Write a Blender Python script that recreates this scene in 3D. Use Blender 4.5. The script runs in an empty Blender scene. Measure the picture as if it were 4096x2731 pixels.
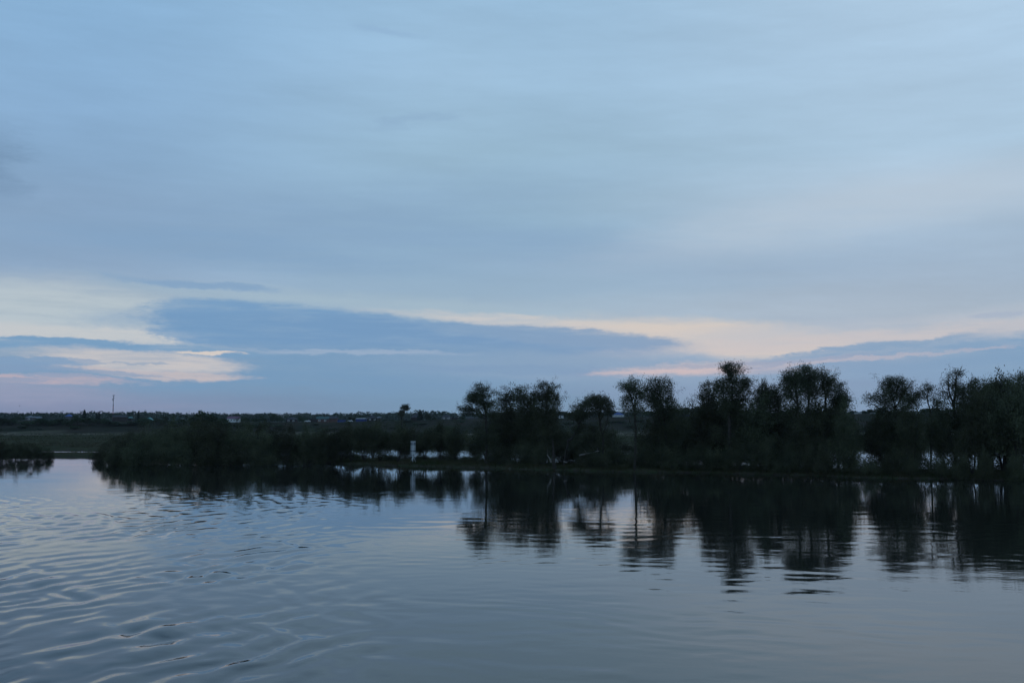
import bpy, math, random
import numpy as np
from mathutils import Vector

# ------------------------------------------------------------------ camera
S = bpy.context.scene
COL = S.collection
W, H, F = 4096.0, 2731.0, 4408.0          # measured pixels of the photograph and focal length in them
HORIZON, CAM_H = 1690.0, 7.0
PITCH = math.atan((HORIZON - H / 2) / F)
cp, sp = math.cos(PITCH), math.sin(PITCH)
cam = bpy.data.cameras.new('camera')
camo = bpy.data.objects.new('camera', cam)
COL.objects.link(camo)
cam.sensor_width = 36.0
cam.lens = 36.0 * F / W
cam.clip_start = 0.5
cam.clip_end = 30000
camo.location = (0, 0, CAM_H)
camo.rotation_euler = (math.pi / 2 + PITCH, 0, 0)
S.camera = camo


def ray(px, py):
    xc, yc = (px - W / 2) / F, (H / 2 - py) / F
    return Vector((xc, cp - yc * sp, sp + yc * cp))


def at(px, py, Y):                          # a point of the place at depth Y metres
    d = ray(px, py)
    return Vector((0, 0, CAM_H)) + d * (Y / d.y)


def on(px, py, z=0.0):                      # the point where the line of sight meets height z
    d = ray(px, py)
    return Vector((0, 0, CAM_H)) + d * ((z - CAM_H) / d.z)


def azel(px, py):
    d = ray(px, py)
    return math.atan2(d.x, d.y), math.atan2(d.z, math.hypot(d.x, d.y))


def lin(r, g, b):
    f = lambda c: c / 12.92 if c <= 0.04045 else ((c + 0.055) / 1.055) ** 2.4
    return (f(r / 255.0), f(g / 255.0), f(b / 255.0), 1.0)


# ------------------------------------------------------------------ sky
world = bpy.data.worlds.new('World')
S.world = world
world.use_nodes = True
NT = world.node_tree
NT.nodes.clear()
N = NT.nodes.new
L = NT.links.new
SUN_EL, SUN_AZ = math.radians(1.5), math.radians(12)


def nmath(op, a, b=None, c=None, clamp=False):
    n = N('ShaderNodeMath'); n.operation = op; n.use_clamp = clamp
    for i, v in enumerate((a, b, c)):
        if v is None: continue
        if isinstance(v, (int, float)): n.inputs[i].default_value = v
        else: L(v, n.inputs[i])
    return n.outputs[0]


def nmix(fac, a, b):
    n = N('ShaderNodeMix'); n.data_type = 'RGBA'
    for k, v in ((0, fac), (6, a), (7, b)):
        if isinstance(v, (int, float, tuple)): n.inputs[k].default_value = v
        else: L(v, n.inputs[k])
    return n.outputs[2]


def nrange(v, a, b, c=0.0, d=1.0, smooth=True):
    n = N('ShaderNodeMapRange')
    n.interpolation_type = 'SMOOTHSTEP' if smooth else 'LINEAR'
    L(v, n.inputs[0])
    for i, x in enumerate((a, b, c, d)): n.inputs[i + 1].default_value = x
    return n.outputs[0]


tc = N('ShaderNodeTexCoord')
sep = N('ShaderNodeSeparateXYZ'); L(tc.outputs['Generated'], sep.inputs[0])
azn = nmath('ARCTAN2', sep.outputs[0], sep.outputs[1])
eln = nmath('ARCSINE', sep.outputs[2])
com = N('ShaderNodeCombineXYZ'); L(azn, com.inputs[0]); L(eln, com.inputs[1])


def noise(scale, detail=5.0, rough=0.55, vec=None, off=0.0):
    m = N('ShaderNodeMapping'); L(vec or com.outputs[0], m.inputs[0])
    m.inputs['Scale'].default_value = scale
    m.inputs['Location'].default_value = (off, off * 1.7, off * 0.3)
    n = N('ShaderNodeTexNoise'); L(m.outputs[0], n.inputs['Vector'])
    n.inputs['Scale'].default_value = 1.0
    n.inputs['Detail'].default_value = detail
    n.inputs['Roughness'].default_value = rough
    return n


# ragged, horizontally drawn-out cloud edges: warp the sky coordinates
nA = noise((9, 34, 1), 6, 0.6, off=3.1)
nB = noise((34, 130, 1), 6, 0.68, off=8.4)
nC = noise((150, 420, 1), 4, 0.7, off=2.2)
def warp(n, sx, sy):
    sub = N('ShaderNodeVectorMath'); sub.operation = 'SUBTRACT'
    L(n.outputs['Color'], sub.inputs[0]); sub.inputs[1].default_value = (0.5, 0.5, 0.5)
    mul = N('ShaderNodeVectorMath'); mul.operation = 'MULTIPLY'
    L(sub.outputs[0], mul.inputs[0]); mul.inputs[1].default_value = (sx, sy, 0)
    return mul.outputs[0]
def vadd(a, b):
    n = N('ShaderNodeVectorMath'); n.operation = 'ADD'; L(a, n.inputs[0]); L(b, n.inputs[1]); return n.outputs[0]
P = vadd(vadd(com.outputs[0], warp(nA, 0.11, 0.018)), vadd(warp(nB, 0.05, 0.0075), warp(nC, 0.026, 0.0034)))


def ramp(stops):
    n = N('ShaderNodeValToRGB')
    # elevation -0.1 .. 1.57 rad mapped so that the low sky has room
    f = nrange(eln, -0.05, 0.55, 0, 1, False)
    L(f, n.inputs[0])
    el = n.color_ramp.elements
    el[0].position = stops[0][0]; el[0].color = stops[0][1]
    el[1].position = stops[-1][0]; el[1].color = stops[-1][1]
    for p, c in stops[1:-1]:
        e = el.new(p); e.color = c
    return n.outputs[0]


def stops(lst):      # (py, (r,g,b)) in the photograph's rows, from the horizon upwards
    return [((azel(2048, py)[1] + 0.05) / 0.6, lin(*c)) for py, c in lst]


SKY_L = stops([(1690, (138, 146, 176)), (1600, (134, 152, 184)), (1520, (138, 162, 189)), (1400, (150, 172, 196)), (1250, (168, 186, 200)),
               (1150, (150, 175, 203)), (1020, (140, 168, 198)), (850, (138, 168, 200)), (700, (138, 172, 206)),
               (480, (141, 178, 214)), (200, (142, 182, 219)), (0, (142, 183, 220)), (-400, (132, 174, 214)), (-1300, (120, 160, 204))])
SKY_M = stops([(1690, (118, 153, 182)), (1600, (116, 155, 187)), (1500, (124, 162, 193)), (1400, (148, 174, 200)), (1250, (162, 186, 206)),
               (1100, (150, 181, 206)), (950, (146, 180, 207)), (800, (152, 185, 210)), (600, (158, 192, 217)),
               (300, (160, 194, 222)), (0, (158, 194, 224)), (-400, (146, 185, 219)), (-1300, (126, 166, 208))])
SKY_R = stops([(1690, (118, 152, 184)), (1600, (121, 158, 190)), (1500, (132, 167, 197)), (1400, (160, 181, 204)), (1270, (170, 188, 206)),
               (1150, (164, 186, 208)), (980, (166, 190, 213)), (830, (180, 200, 219)), (650, (173, 201, 224)),
               (300, (176, 205, 230)), (0, (181, 210, 235)), (-400, (164, 198, 229)), (-1300, (132, 171, 211))])
rL, rM, rR = ramp(SKY_L), ramp(SKY_M), ramp(SKY_R)
sep2 = N('ShaderNodeSeparateXYZ'); L(P, sep2.inputs[0])
aL, aM, aR = azel(150, 1300)[0], azel(2000, 1300)[0], azel(3900, 1300)[0]
sky = nmix(nrange(azn, aL, aM), rL, rM)
sky = nmix(nrange(azn, aM, aR), sky, rR)
# behind the viewer the sky is one even dusk blue
sky = nmix(nrange(nmath('ABSOLUTE', azn), 0.9, 1.7), sky, rM)

# broad soft streaks of the cloud veil
v1 = noise((2.6, 15, 1), 6, 0.6, off=1.3)
v2 = noise((7, 60, 1), 6, 0.6, off=5.7)
v3 = noise((14, 170, 1), 6, 0.65, off=4.9)
v3k = nrange(v3.outputs[0], 0.30, 0.60, 0.55, 1.0)
mod = nmath('ADD', nmath('MULTIPLY', nmath('SUBTRACT', v1.outputs[0], 0.5), 0.34),
            nmath('MULTIPLY', nmath('SUBTRACT', v2.outputs[0], 0.5), 0.14))
mod = nmath('ADD', mod, 1.0)
mpd = N('ShaderNodeMapping'); L(com.outputs[0], mpd.inputs[0]); mpd.inputs['Rotation'].default_value = (0, 0, 0.16)
v4 = noise((5, 34, 1), 7, 0.66, vec=mpd.outputs[0], off=9.2)
mod = nmath('ADD', mod, nmath('MULTIPLY', nmath('SUBTRACT', v4.outputs[0], 0.5), 0.13))
sc = N('ShaderNodeVectorMath'); sc.operation = 'SCALE'; L(sky, sc.inputs[0]); L(mod, sc.inputs['Scale'])
sky = sc.outputs[0]


def cloud(px, py, rx, ry, rot, colr, op=1.0, soft=0.5, src=None):
    """one cloud or clear gap: an ellipse in the sky's own coordinates with a ragged edge"""
    global sky
    a, e = azel(px, py)
    m = N('ShaderNodeMapping'); m.vector_type = 'TEXTURE'
    L(src or P, m.inputs[0])
    m.inputs['Location'].default_value = (a, e, 0)
    m.inputs['Rotation'].default_value = (0, 0, math.radians(-rot))
    m.inputs['Scale'].default_value = (rx / F, ry / F, 1)
    ln = N('ShaderNodeVectorMath'); ln.operation = 'LENGTH'; L(m.outputs[0], ln.inputs[0])
    k = nrange(ln.outputs['Value'], 1.0 + soft * 0.5, 1.0 - soft * 0.5, 0.0, op)
    k = nmath('MULTIPLY', k, v3k)
    sky = nmix(k, sky, lin(*colr))


# --- upper veil
cloud(-40, 650, 110, 120, 0, (112, 142, 174), 0.6, 1.7)
cloud(1000, 900, 1100, 110, -8, (134, 166, 200), 0.45, 1.5)
cloud(1050, 1010, 760, 60, 4, (134, 168, 202), 0.6, 1.2)
cloud(2000, 970, 620, 70, 3, (138, 170, 203), 0.6, 1.3)
cloud(2700, 1060, 900, 70, 0, (150, 178, 206), 0.5, 1.4)
cloud(3450, 840, 800, 90, -8, (184, 202, 219), 0.7, 1.5)
cloud(1640, 485, 120, 22, -12, (142, 174, 205), 0.5, 1.2)
cloud(1560, 128, 150, 12, 4, (146, 180, 214), 0.5, 1.0)
cloud(2000, 1150, 900, 40, 0, (150, 180, 206), 0.5, 1.2)
# --- bright gaps low in the west
cloud(150, 1255, 640, 115, 3, (190, 203, 211), 0.9, 1.0)
cloud(120, 1335, 620, 42, 2, (203, 206, 209), 0.85, 0.9)
cloud(1500, 1225, 900, 45, 4, (166, 190, 207), 0.8, 1.1)
cloud(2250, 1300, 700, 26, 4, (202, 203, 206), 0.95, 0.9)
cloud(2900, 1350, 600, 62, 5, (214, 206, 200), 0.95, 0.9)
cloud(3500, 1320, 700, 45, -2, (184, 194, 207), 0.7, 1.2)
cloud(4050, 1290, 420, 55, -4, (182, 194, 209), 0.6, 1.2)
# --- the long slab of cloud
cloud(900, 1262, 260, 56, 3, (126, 164, 201), 0.95, 0.5)
cloud(800, 1335, 230, 46, 2, (123, 162, 200), 0.95, 0.45)
cloud(1150, 1305, 500, 92, 2, (121, 161, 200), 1.0, 0.5)
cloud(1550, 1350, 1000, 72, 2.5, (117, 157, 197), 1.0, 0.55)
cloud(2250, 1350, 500, 38, 3.5, (130, 163, 197), 0.95, 0.5)
cloud(1350, 1480, 1250, 90, 0, (119, 158, 194), 0.95, 0.8)
cloud(2250, 1475, 700, 60, 2, (138, 168, 198), 0.7, 1.0)
cloud(350, 1385, 700, 26, 1.5, (123, 162, 198), 1.0, 0.4)
cloud(800, 1137, 290, 17, 3, (134, 167, 201), 0.9, 0.8)
cloud(1400, 1408, 420, 9, 1, (158, 180, 206), 0.8, 1.0)
cloud(2150, 1480, 560, 16, 1, (124, 159, 195), 0.8, 1.0)
# --- gaps and streaks under the slab
cloud(520, 1440, 370, 38, 2, (206, 202, 203), 0.95, 0.7)
cloud(800, 1408, 170, 7, 1, (226, 214, 204), 0.9, 0.6)
cloud(560, 1488, 330, 16, 2, (200, 192, 196), 0.95, 0.8)
cloud(200, 1520, 340, 16, 0, (196, 180, 190), 0.9, 0.8)
cloud(70, 1445, 190, 16, 2, (132, 163, 197), 0.9, 0.5)
cloud(130, 1475, 190, 13, 2, (132, 161, 195), 0.9, 0.5)
cloud(300, 1443, 70, 9, 3, (142, 166, 196), 0.8, 0.6)
cloud(540, 1446, 110, 4, 0, (146, 168, 194), 0.8, 0.6)
cloud(470, 1490, 200, 9, 1, (136, 162, 194), 0.8, 0.6)
cloud(280, 1510, 130, 8, 2, (136, 162, 194), 0.8, 0.7)
cloud(60, 1524, 180, 9, -1, (138, 160, 192), 0.8, 0.7)
cloud(80, 1570, 330, 32, 1, (158, 163, 190), 0.7, 1.0)
cloud(200, 1615, 500, 14, 1, (146, 153, 183), 0.5, 1.2)
# --- the wedge of cloud in the north and the pink bands below it
cloud(3050, 1462, 520, 30, -2, (210, 196, 198), 0.95, 0.7)
cloud(2850, 1480, 420, 14, -1, (204, 190, 196), 0.85, 0.8)
cloud(3450, 1352, 760, 30, -3, (204, 199, 202), 0.75, 1.2)
cloud(3950, 1405, 980, 54, -4.5, (128, 164, 198), 1.0, 0.8)
cloud(3400, 1398, 440, 16, -6, (130, 165, 198), 0.95, 0.8)
cloud(4100, 1480, 700, 70, 0, (127, 163, 197), 0.9, 0.7)
cloud(3500, 1428, 420, 7, -4, (190, 186, 198), 0.7, 0.9)
cloud(3200, 1443, 270, 7, -5, (150, 168, 196), 0.9, 0.6)
cloud(2900, 1452, 280, 9, -3, (152, 168, 194), 0.9, 0.6)
cloud(3300, 1560, 1100, 36, 0, (124, 158, 192), 0.85, 1.0)
cloud(4030, 1262, 90, 7, -4, (166, 182, 204), 0.7, 0.8)

# thin clear-air component of a physical sky seen through the veil
nish = N('ShaderNodeTexSky'); nish.sky_type = 'NISHITA'
nish.sun_disc = False
nish.sun_elevation = SUN_EL
nish.sun_rotation = SUN_AZ
bgA = N('ShaderNodeBackground'); L(sky, bgA.inputs[0]); bgA.inputs[1].default_value = 0.98
bgB = N('ShaderNodeBackground'); L(nish.outputs[0], bgB.inputs[0]); bgB.inputs[1].default_value = 0.05
SKYMIX = 0.04
mixs = N('ShaderNodeMixShader'); mixs.inputs[0].default_value = SKYMIX
L(bgA.outputs[0], mixs.inputs[1]); L(bgB.outputs[0], mixs.inputs[2])
out = N('ShaderNodeOutputWorld'); L(mixs.outputs[0], out.inputs[0])

# the last glow of a sun that has just set behind the far bank
sun = bpy.data.lights.new('sun', 'SUN')
sun.energy = 0.01
sun.angle = math.radians(140)
sun.color = (1.0, 0.86, 0.74)
suno = bpy.data.objects.new('sun', sun)
COL.objects.link(suno)
suno.rotation_euler = (math.pi / 2 - math.radians(8), 0, math.pi - SUN_AZ)

S.view_settings.view_transform = 'Standard'
S.view_settings.look = 'None'
S.view_settings.exposure = 0
S.view_settings.gamma = 1
S.view_settings.use_curve_mapping = False
S.cycles.max_bounces = 6
S.cycles.diffuse_bounces = 2
S.cycles.glossy_bounces = 3
S.cycles.transmission_bounces = 2
S.cycles.transparent_max_bounces = 4
world.cycles.sampling_method = 'NONE'      # a soft even sky needs no importance map
#STRUCTURE

# ------------------------------------------------------------------ helpers
RNG = np.random.default_rng(11)


def mesh_of(name, verts, faces, mats, smooth=False):
    """verts (n,3); faces: list of index arrays of equal row length, or python lists; mats: one material or list"""
    me = bpy.data.meshes.new(name)
    verts = np.asarray(verts, dtype=np.float32)
    if isinstance(faces, np.ndarray): faces = [faces]
    elif faces and not isinstance(faces[0], np.ndarray):
        me.from_pydata([tuple(map(float, v)) for v in verts], [], faces)
        faces = None
    if faces is not None:
        me.vertices.add(len(verts)); me.vertices.foreach_set('co', verts.ravel())
        nl = sum(f.size for f in faces); npoly = sum(len(f) for f in faces)
        me.loops.add(nl); me.polygons.add(npoly)
        me.loops.foreach_set('vertex_index', np.concatenate([f.ravel() for f in faces]).astype(np.int32))
        tot = np.concatenate([np.full(len(f), f.shape[1], np.int32) for f in faces])
        me.polygons.foreach_set('loop_start', np.concatenate([[0], np.cumsum(tot)[:-1]]).astype(np.int32))
        me.update(calc_edges=True)
        me.validate()
    for m in (mats if isinstance(mats, list) else [mats]):
        if m: me.materials.append(m)
    if smooth: me.polygons.foreach_set('use_smooth', np.ones(len(me.polygons), bool))
    return me


def obj(name, me, parent=None, loc=(0, 0, 0), rotz=0.0):
    o = bpy.data.objects.new(name, me)
    COL.objects.link(o)
    o.parent = parent
    o.location = loc
    o.rotation_euler = (0, 0, rotz)
    return o


def tag(o, label, cat, group=None):
    o['label'] = label; o['category'] = cat
    if group: o['group'] = group
    return o


def thing(name, label, cat, loc=(0, 0, 0), rotz=0.0, group=None):
    return tag(obj(name, None, None, loc, rotz), label, cat, group)


def kind(o, k):
    o['kind'] = k
    return o


class MB:
    """collects boxes, tubes and polygons into one mesh"""
    def __init__(s): s.v = []; s.f = []
    def add(s, v, f):
        n = len(s.v); s.v += [tuple(p) for p in v]; s.f += [tuple(i + n for i in q) for q in f]; return s
    def box(s, x0, x1, y0, y1, z0, z1):
        return s.add([(x0, y0, z0), (x1, y0, z0), (x1, y1, z0), (x0, y1, z0), (x0, y0, z1), (x1, y0, z1), (x1, y1, z1), (x0, y1, z1)],
                     [(0, 3, 2, 1), (4, 5, 6, 7), (0, 1, 5, 4), (1, 2, 6, 5), (2, 3, 7, 6), (3, 0, 4, 7)])
    def tube(s, a, b, r0, r1=None, n=8):
        a, b = Vector(a), Vector(b); r1 = r0 if r1 is None else r1
        d = (b - a).normalized(); u = d.orthogonal().normalized(); w = d.cross(u)
        v = []
        for p, r in ((a, r0), (b, r1)):
            for k in range(n):
                t = 2 * math.pi * k / n; v.append(p + (u * math.cos(t) + w * math.sin(t)) * r)
        f = [(k, (k + 1) % n, n + (k + 1) % n, n + k) for k in range(n)] + [tuple(reversed(range(n))), tuple(range(n, 2 * n))]
        return s.add(v, f)
    def build(s, name, m, parent=None, **k): return obj(name, mesh_of(name, s.v, s.f, m), parent, **k)


def vnoise(x, y, seed=0):
    """smooth value noise on arrays, -1..1"""
    xi, yi = np.floor(x).astype(np.int64), np.floor(y).astype(np.int64)
    xf, yf = x - xi, y - yi
    def h(a, b):
        n = (a * 374761393 + b * 668265263 + seed * 1442695041) & 0x7fffffff
        n = ((n ^ (n >> 13)) * 1274126177) & 0x7fffffff
        return ((n ^ (n >> 16)) & 0xffff) / 32767.5 - 1
    u, v = xf * xf * (3 - 2 * xf), yf * yf * (3 - 2 * yf)
    return (h(xi, yi) * (1 - u) + h(xi + 1, yi) * u) * (1 - v) + (h(xi, yi + 1) * (1 - u) + h(xi + 1, yi + 1) * u) * v


def sstep(a, b, x):
    t = np.clip((x - a) / (b - a), 0, 1)
    return t * t * (3 - 2 * t)


# ------------------------------------------------------------------ materials
def mat(name, base, rough=0.8, var=0.25, scale=1.5, spec=0.3, metal=0.0, objvar=0.0, translucent=0.0, col2=None):
    m = bpy.data.materials.new(name); m.use_nodes = True
    t = m.node_tree; n = t.nodes; l = t.links
    b = n['Principled BSDF']
    b.inputs['Roughness'].default_value = rough
    b.inputs['Specular IOR Level'].default_value = spec
    b.inputs['Metallic'].default_value = metal
    g = n.new('ShaderNodeNewGeometry')
    nz = n.new('ShaderNodeTexNoise'); nz.inputs['Scale'].default_value = scale; nz.inputs['Detail'].default_value = 4
    l.new(g.outputs['Position'], nz.inputs['Vector'])
    mx = n.new('ShaderNodeMix'); mx.data_type = 'RGBA'
    c2 = col2 or tuple(c * (1 + var) for c in base)
    c1 = base if col2 else tuple(c * (1 - var) for c in base)
    mx.inputs[6].default_value = (*c1, 1); mx.inputs[7].default_value = (*c2, 1)
    r = n.new('ShaderNodeMapRange'); r.inputs[1].default_value = 0.3; r.inputs[2].default_value = 0.7
    l.new(nz.outputs[0], r.inputs[0]); l.new(r.outputs[0], mx.inputs[0])
    colr = mx.outputs[2]
    if objvar:
        oi = n.new('ShaderNodeObjectInfo')
        hs = n.new('ShaderNodeHueSaturation')
        r1 = n.new('ShaderNodeMapRange'); r1.inputs[3].default_value = 1 - objvar; r1.inputs[4].default_value = 1 + objvar
        l.new(oi.outputs['Random'], r1.inputs[0]); l.new(r1.outputs[0], hs.inputs['Value'])
        r2 = n.new('ShaderNodeMapRange'); r2.inputs[3].default_value = 0.47; r2.inputs[4].default_value = 0.53
        l.new(oi.outputs['Random'], r2.inputs[0]); l.new(r2.outputs[0], hs.inputs['Hue'])
        l.new(colr, hs.inputs['Color']); colr = hs.outputs[0]
    l.new(colr, b.inputs['Base Color'])
    if translucent:
        tr = n.new('ShaderNodeBsdfTranslucent'); l.new(colr, tr.inputs[0])
        ms = n.new('ShaderNodeMixShader'); ms.inputs[0].default_value = translucent
        l.new(b.outputs[0], ms.inputs[1]); l.new(tr.outputs[0], ms.inputs[2])
        l.new(ms.outputs[0], n['Material Output'].inputs[0])
    return m


M = {}
M['leaf'] = mat('willow_leaf', (0.060, 0.066, 0.035), 0.7, 0.35, 0.35, 0.2, objvar=0.16, translucent=0.25)
M['shrub'] = mat('shrub_leaf', (0.064, 0.068, 0.038), 0.75, 0.45, 0.5, 0.12, objvar=0.42, translucent=0.22)
M['bark'] = mat('willow_bark', (0.045, 0.038, 0.032), 0.9, 0.3, 3.0, 0.15)
M['deadwood'] = mat('bare_dead_wood', (0.10, 0.088, 0.078), 0.85, 0.3, 3.0, 0.2)
M['palewood'] = mat('barkless_pale_wood', (0.17, 0.15, 0.135), 0.7, 0.25, 4.0, 0.25)
M['villageleaf'] = mat('village_foliage', (0.044, 0.060, 0.032), 0.8, 0.3, 0.15, 0.1, objvar=0.3, translucent=0.2)
M['needle'] = mat('conifer_needles', (0.020, 0.030, 0.022), 0.8, 0.25, 0.3, 0.1)
M['forest'] = mat('forest_foliage', (0.034, 0.050, 0.034), 0.9, 0.35, 0.02, 0.05)
M['grass'] = mat('bank_grass', (0.038, 0.050, 0.019), 0.8, 0.3, 0.25, 0.05, translucent=0.25, col2=(0.085, 0.072, 0.042))
M['meadow'] = mat('meadow_tussocks', (0.040, 0.050, 0.024), 0.85, 0.3, 0.02, 0.0, col2=(0.088, 0.076, 0.054))
M['white'] = mat('white_paint', (0.72, 0.73, 0.74), 0.5, 0.08, 3.0, 0.4)
M['whitewall'] = mat('white_limewash', (0.56, 0.56, 0.56), 0.9, 0.08, 1.0, 0.2)
M['brick'] = mat('red_brown_brick', (0.115, 0.068, 0.060), 0.9, 0.2, 1.0, 0.2)
M['darkwood'] = mat('dark_weathered_timber', (0.045, 0.034, 0.034), 0.9, 0.25, 1.0, 0.15)
M['greywood'] = mat('grey_timber', (0.10, 0.095, 0.10), 0.9, 0.2, 1.0, 0.15)
M['maroon'] = mat('maroon_sheet_roof', (0.12, 0.04, 0.07), 0.5, 0.15, 0.7, 0.35)
M['greenroof'] = mat('green_sheet_roof', (0.035, 0.085, 0.075), 0.55, 0.15, 0.7, 0.3)
M['blueroof'] = mat('blue_sheet_roof', (0.04, 0.075, 0.22), 0.6, 0.15, 0.7, 0.35)
M['bluesteel'] = mat('blue_profiled_sheet', (0.018, 0.04, 0.16), 0.6, 0.15, 0.7, 0.3)
M['greyroof'] = mat('grey_slate_roof', (0.13, 0.14, 0.155), 0.7, 0.15, 0.7, 0.3)
M['darkroof'] = mat('dark_slate_roof', (0.05, 0.048, 0.055), 0.8, 0.2, 0.7, 0.2)
M['palesheet'] = mat('pale_sheet_roof', (0.34, 0.35, 0.37), 0.6, 0.12, 0.7, 0.3)
M['tealroof'] = mat('turquoise_sheet_roof', (0.06, 0.24, 0.23), 0.5, 0.1, 0.7, 0.3)
M['slat'] = mat('weathered_white_board', (0.62, 0.64, 0.66), 0.6, 0.15, 5.0, 0.3)
M['stain'] = mat('rain_stained_board', (0.27, 0.29, 0.33), 0.7, 0.2, 5.0, 0.3)
M['glass'] = mat('dark_window_glass', (0.02, 0.025, 0.03), 0.08, 0.1, 1.0, 0.6)
M['steel'] = mat('galvanised_steel', (0.22, 0.23, 0.24), 0.5, 0.15, 1.0, 0.4)
M['redpaint'] = mat('red_mast_paint', (0.20, 0.05, 0.05), 0.6, 0.1, 1.0, 0.3)
M['rubber'] = mat('black_rubber', (0.02, 0.02, 0.02), 0.8, 0.1, 1.0, 0.2)
M['feather'] = mat('dark_feathers', (0.03, 0.03, 0.03), 0.8, 0.1, 4.0, 0.2)

# ------------------------------------------------------------------ ground
PXS = [-2500, 0, 450, 900, 1300, 1700, 2100, 2450, 2900, 3430, 4096, 6500]
PZS = [9.0, 8.8, 8.4, 7.3, 7.4, 8.8, 9.8, 11.0, 12.0, 13.4, 13.6, 13.6]
# shoreline of the river: (column, row) where the near water edge runs
SHX = [-1800, -600, 0, 200, 390, 640, 900, 1150, 1300, 1600, 1800, 2000, 2200, 2400, 2650, 2900, 3150, 3400, 3800, 4096, 5200, 6500]
SHY = [1828, 1828, 1829, 1829, 1830, 1842, 1848, 1850, 1852, 1862, 1868, 1873, 1879, 1884, 1890, 1895, 1902, 1910, 1919, 1926, 1950, 1975]
BKY = [1806, 1808, 1810, 1811, 1813, 1820, 1822, 1826, 1830, 1842, 1847, 1850, 1856, 1858, 1864, 1868, 1872, 1884, 1890, 1896, 1918, 1938]


def slope_px(X, Y): return W / 2 + X / np.maximum(Y, 1e-3) * F * cp   # column of a ground point, near enough


def row_depth(row): return CAM_H * F / (np.asarray(row, float) - HORIZON)


def shore(px): return row_depth(np.interp(px, SHX, SHY))
def shore_back(px): return row_depth(np.interp(px, SHX, BKY))


def ground(X, Y):
    X = np.asarray(X, float); Y = np.asarray(Y, float)
    px = slope_px(X, Y)
    wob = vnoise(X / 9, Y / 9, 3) * 1.6 + vnoise(X / 3.1, Y / 3.1, 4) * 0.7
    a, b = shore(px), shore_back(px)
    bank = np.minimum(sstep(a - 0.8, a + 2.5, Y + wob), 1 - sstep(b - 3, b + 3, Y + wob * 1.5))
    z = -1.6 + bank * (1.95 + 0.10 * vnoise(X / 2.3, Y / 2.3, 5))
    far = 286 + 8 * vnoise(X / 40, Y * 0 + 1.5, 6) + 60 * sstep(2300, 3600, px) * 0
    flat = sstep(far - 6, far + 8, Y)
    z = np.maximum(z, -1.6 + flat * (2.1 + 0.25 * vnoise(X / 30, Y / 30, 7)))
    foot = 672 + 18 * vnoise(X / 70, Y * 0 + 2.5, 8)
    top = np.interp(px, PXS, PZS) + 0.35 * vnoise(X / 25, Y / 25, 9)
    bl = np.clip((Y - foot) / 85, 0, 1)
    bl = bl * bl * (3 - 2 * bl) + 0.05 * vnoise(X / 12, Y / 12, 10) * (bl > 0) * (bl < 1)
    z = z + bl * (top - 0.7)
    z = z + sstep(1500, 6000, Y) * 14
    return z


ys = np.concatenate([np.linspace(-60, 100, 9), np.arange(112, 215, 1.0), np.arange(216, 330, 2.0), np.arange(335, 660, 9.0),
                     np.arange(660, 800, 4.0), np.arange(820, 1500, 25), np.geomspace(1550, 14000, 26)])
us = np.concatenate([np.linspace(-2.4, -0.62, 24), np.linspace(-0.6, 0.6, 420), np.linspace(0.62, 2.4, 24)])
UU, YY = np.meshgrid(us, ys)
XX = UU * np.maximum(YY, 130.0)
ZZ = ground(XX, YY)
nr, nc = XX.shape
gi = np.arange(nr * nc).reshape(nr, nc)
gf = np.stack([gi[:-1, :-1], gi[:-1, 1:], gi[1:, 1:], gi[1:, :-1]], -1).reshape(-1, 4)
gm = bpy.data.materials.new('floodplain_ground'); gm.use_nodes = True
t = gm.node_tree; n = t.nodes; l = t.links
pb = n['Principled BSDF']; pb.inputs['Roughness'].default_value = 1.0; pb.inputs['Specular IOR Level'].default_value = 0.0
g = n.new('ShaderNodeNewGeometry'); sx = n.new('ShaderNodeSeparateXYZ'); l.new(g.outputs['Position'], sx.inputs[0])
def gnoise(scale, detail=4):
    q = n.new('ShaderNodeTexNoise'); q.inputs['Scale'].default_value = scale; q.inputs['Detail'].default_value = detail
    l.new(g.outputs['Position'], q.inputs['Vector']); return q.outputs[0]
def gm_(op, a, b):
    q = n.new('ShaderNodeMath'); q.operation = op
    for i, v in enumerate((a, b)):
        if isinstance(v, (int, float)): q.inputs[i].default_value = v
        else: l.new(v, q.inputs[i])
    return q.outputs[0]
def gr(v, a, b):
    q = n.new('ShaderNodeMapRange'); q.interpolation_type = 'SMOOTHSTEP'; l.new(v, q.inputs[0]); q.inputs[1].default_value = a; q.inputs[2].default_value = b; return q.outputs[0]
def gx(f, a, b):
    q = n.new('ShaderNodeMix'); q.data_type = 'RGBA'
    for k, v in ((0, f), (6, a), (7, b)):
        if isinstance(v, tuple): q.inputs[k].default_value = (*v, 1)
        elif isinstance(v, (int, float)): q.inputs[k].default_value = v
        else: l.new(v, q.inputs[k])
    return q.outputs[2]
yw = gm_('ADD', sx.outputs[1], gm_('MULTIPLY', gm_('SUBTRACT', gnoise(0.02), 0.5), 90.0))
green = gx(gr(gnoise(0.035, 6), 0.35, 0.65), (0.044, 0.046, 0.027), (0.064, 0.060, 0.038))
green = gx(gr(gnoise(0.3, 4), 0.5, 0.7), green, (0.036, 0.040, 0.024))
mud = gx(gr(gnoise(0.8), 0.4, 0.6), (0.06, 0.05, 0.04), (0.045, 0.055, 0.028))
reed = gx(gr(gnoise(0.06, 5), 0.35, 0.65), (0.16, 0.128, 0.108), (0.09, 0.088, 0.055))
slope_ = gx(gr(gnoise(0.05, 5), 0.3, 0.7), (0.022, 0.026, 0.017), (0.042, 0.036, 0.028))
topg = gx(gr(gnoise(0.03, 5), 0.35, 0.65), (0.035, 0.046, 0.022), (0.06, 0.052, 0.036))
c = gx(gr(sx.outputs[2], 0.05, 0.3), mud, green)
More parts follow.
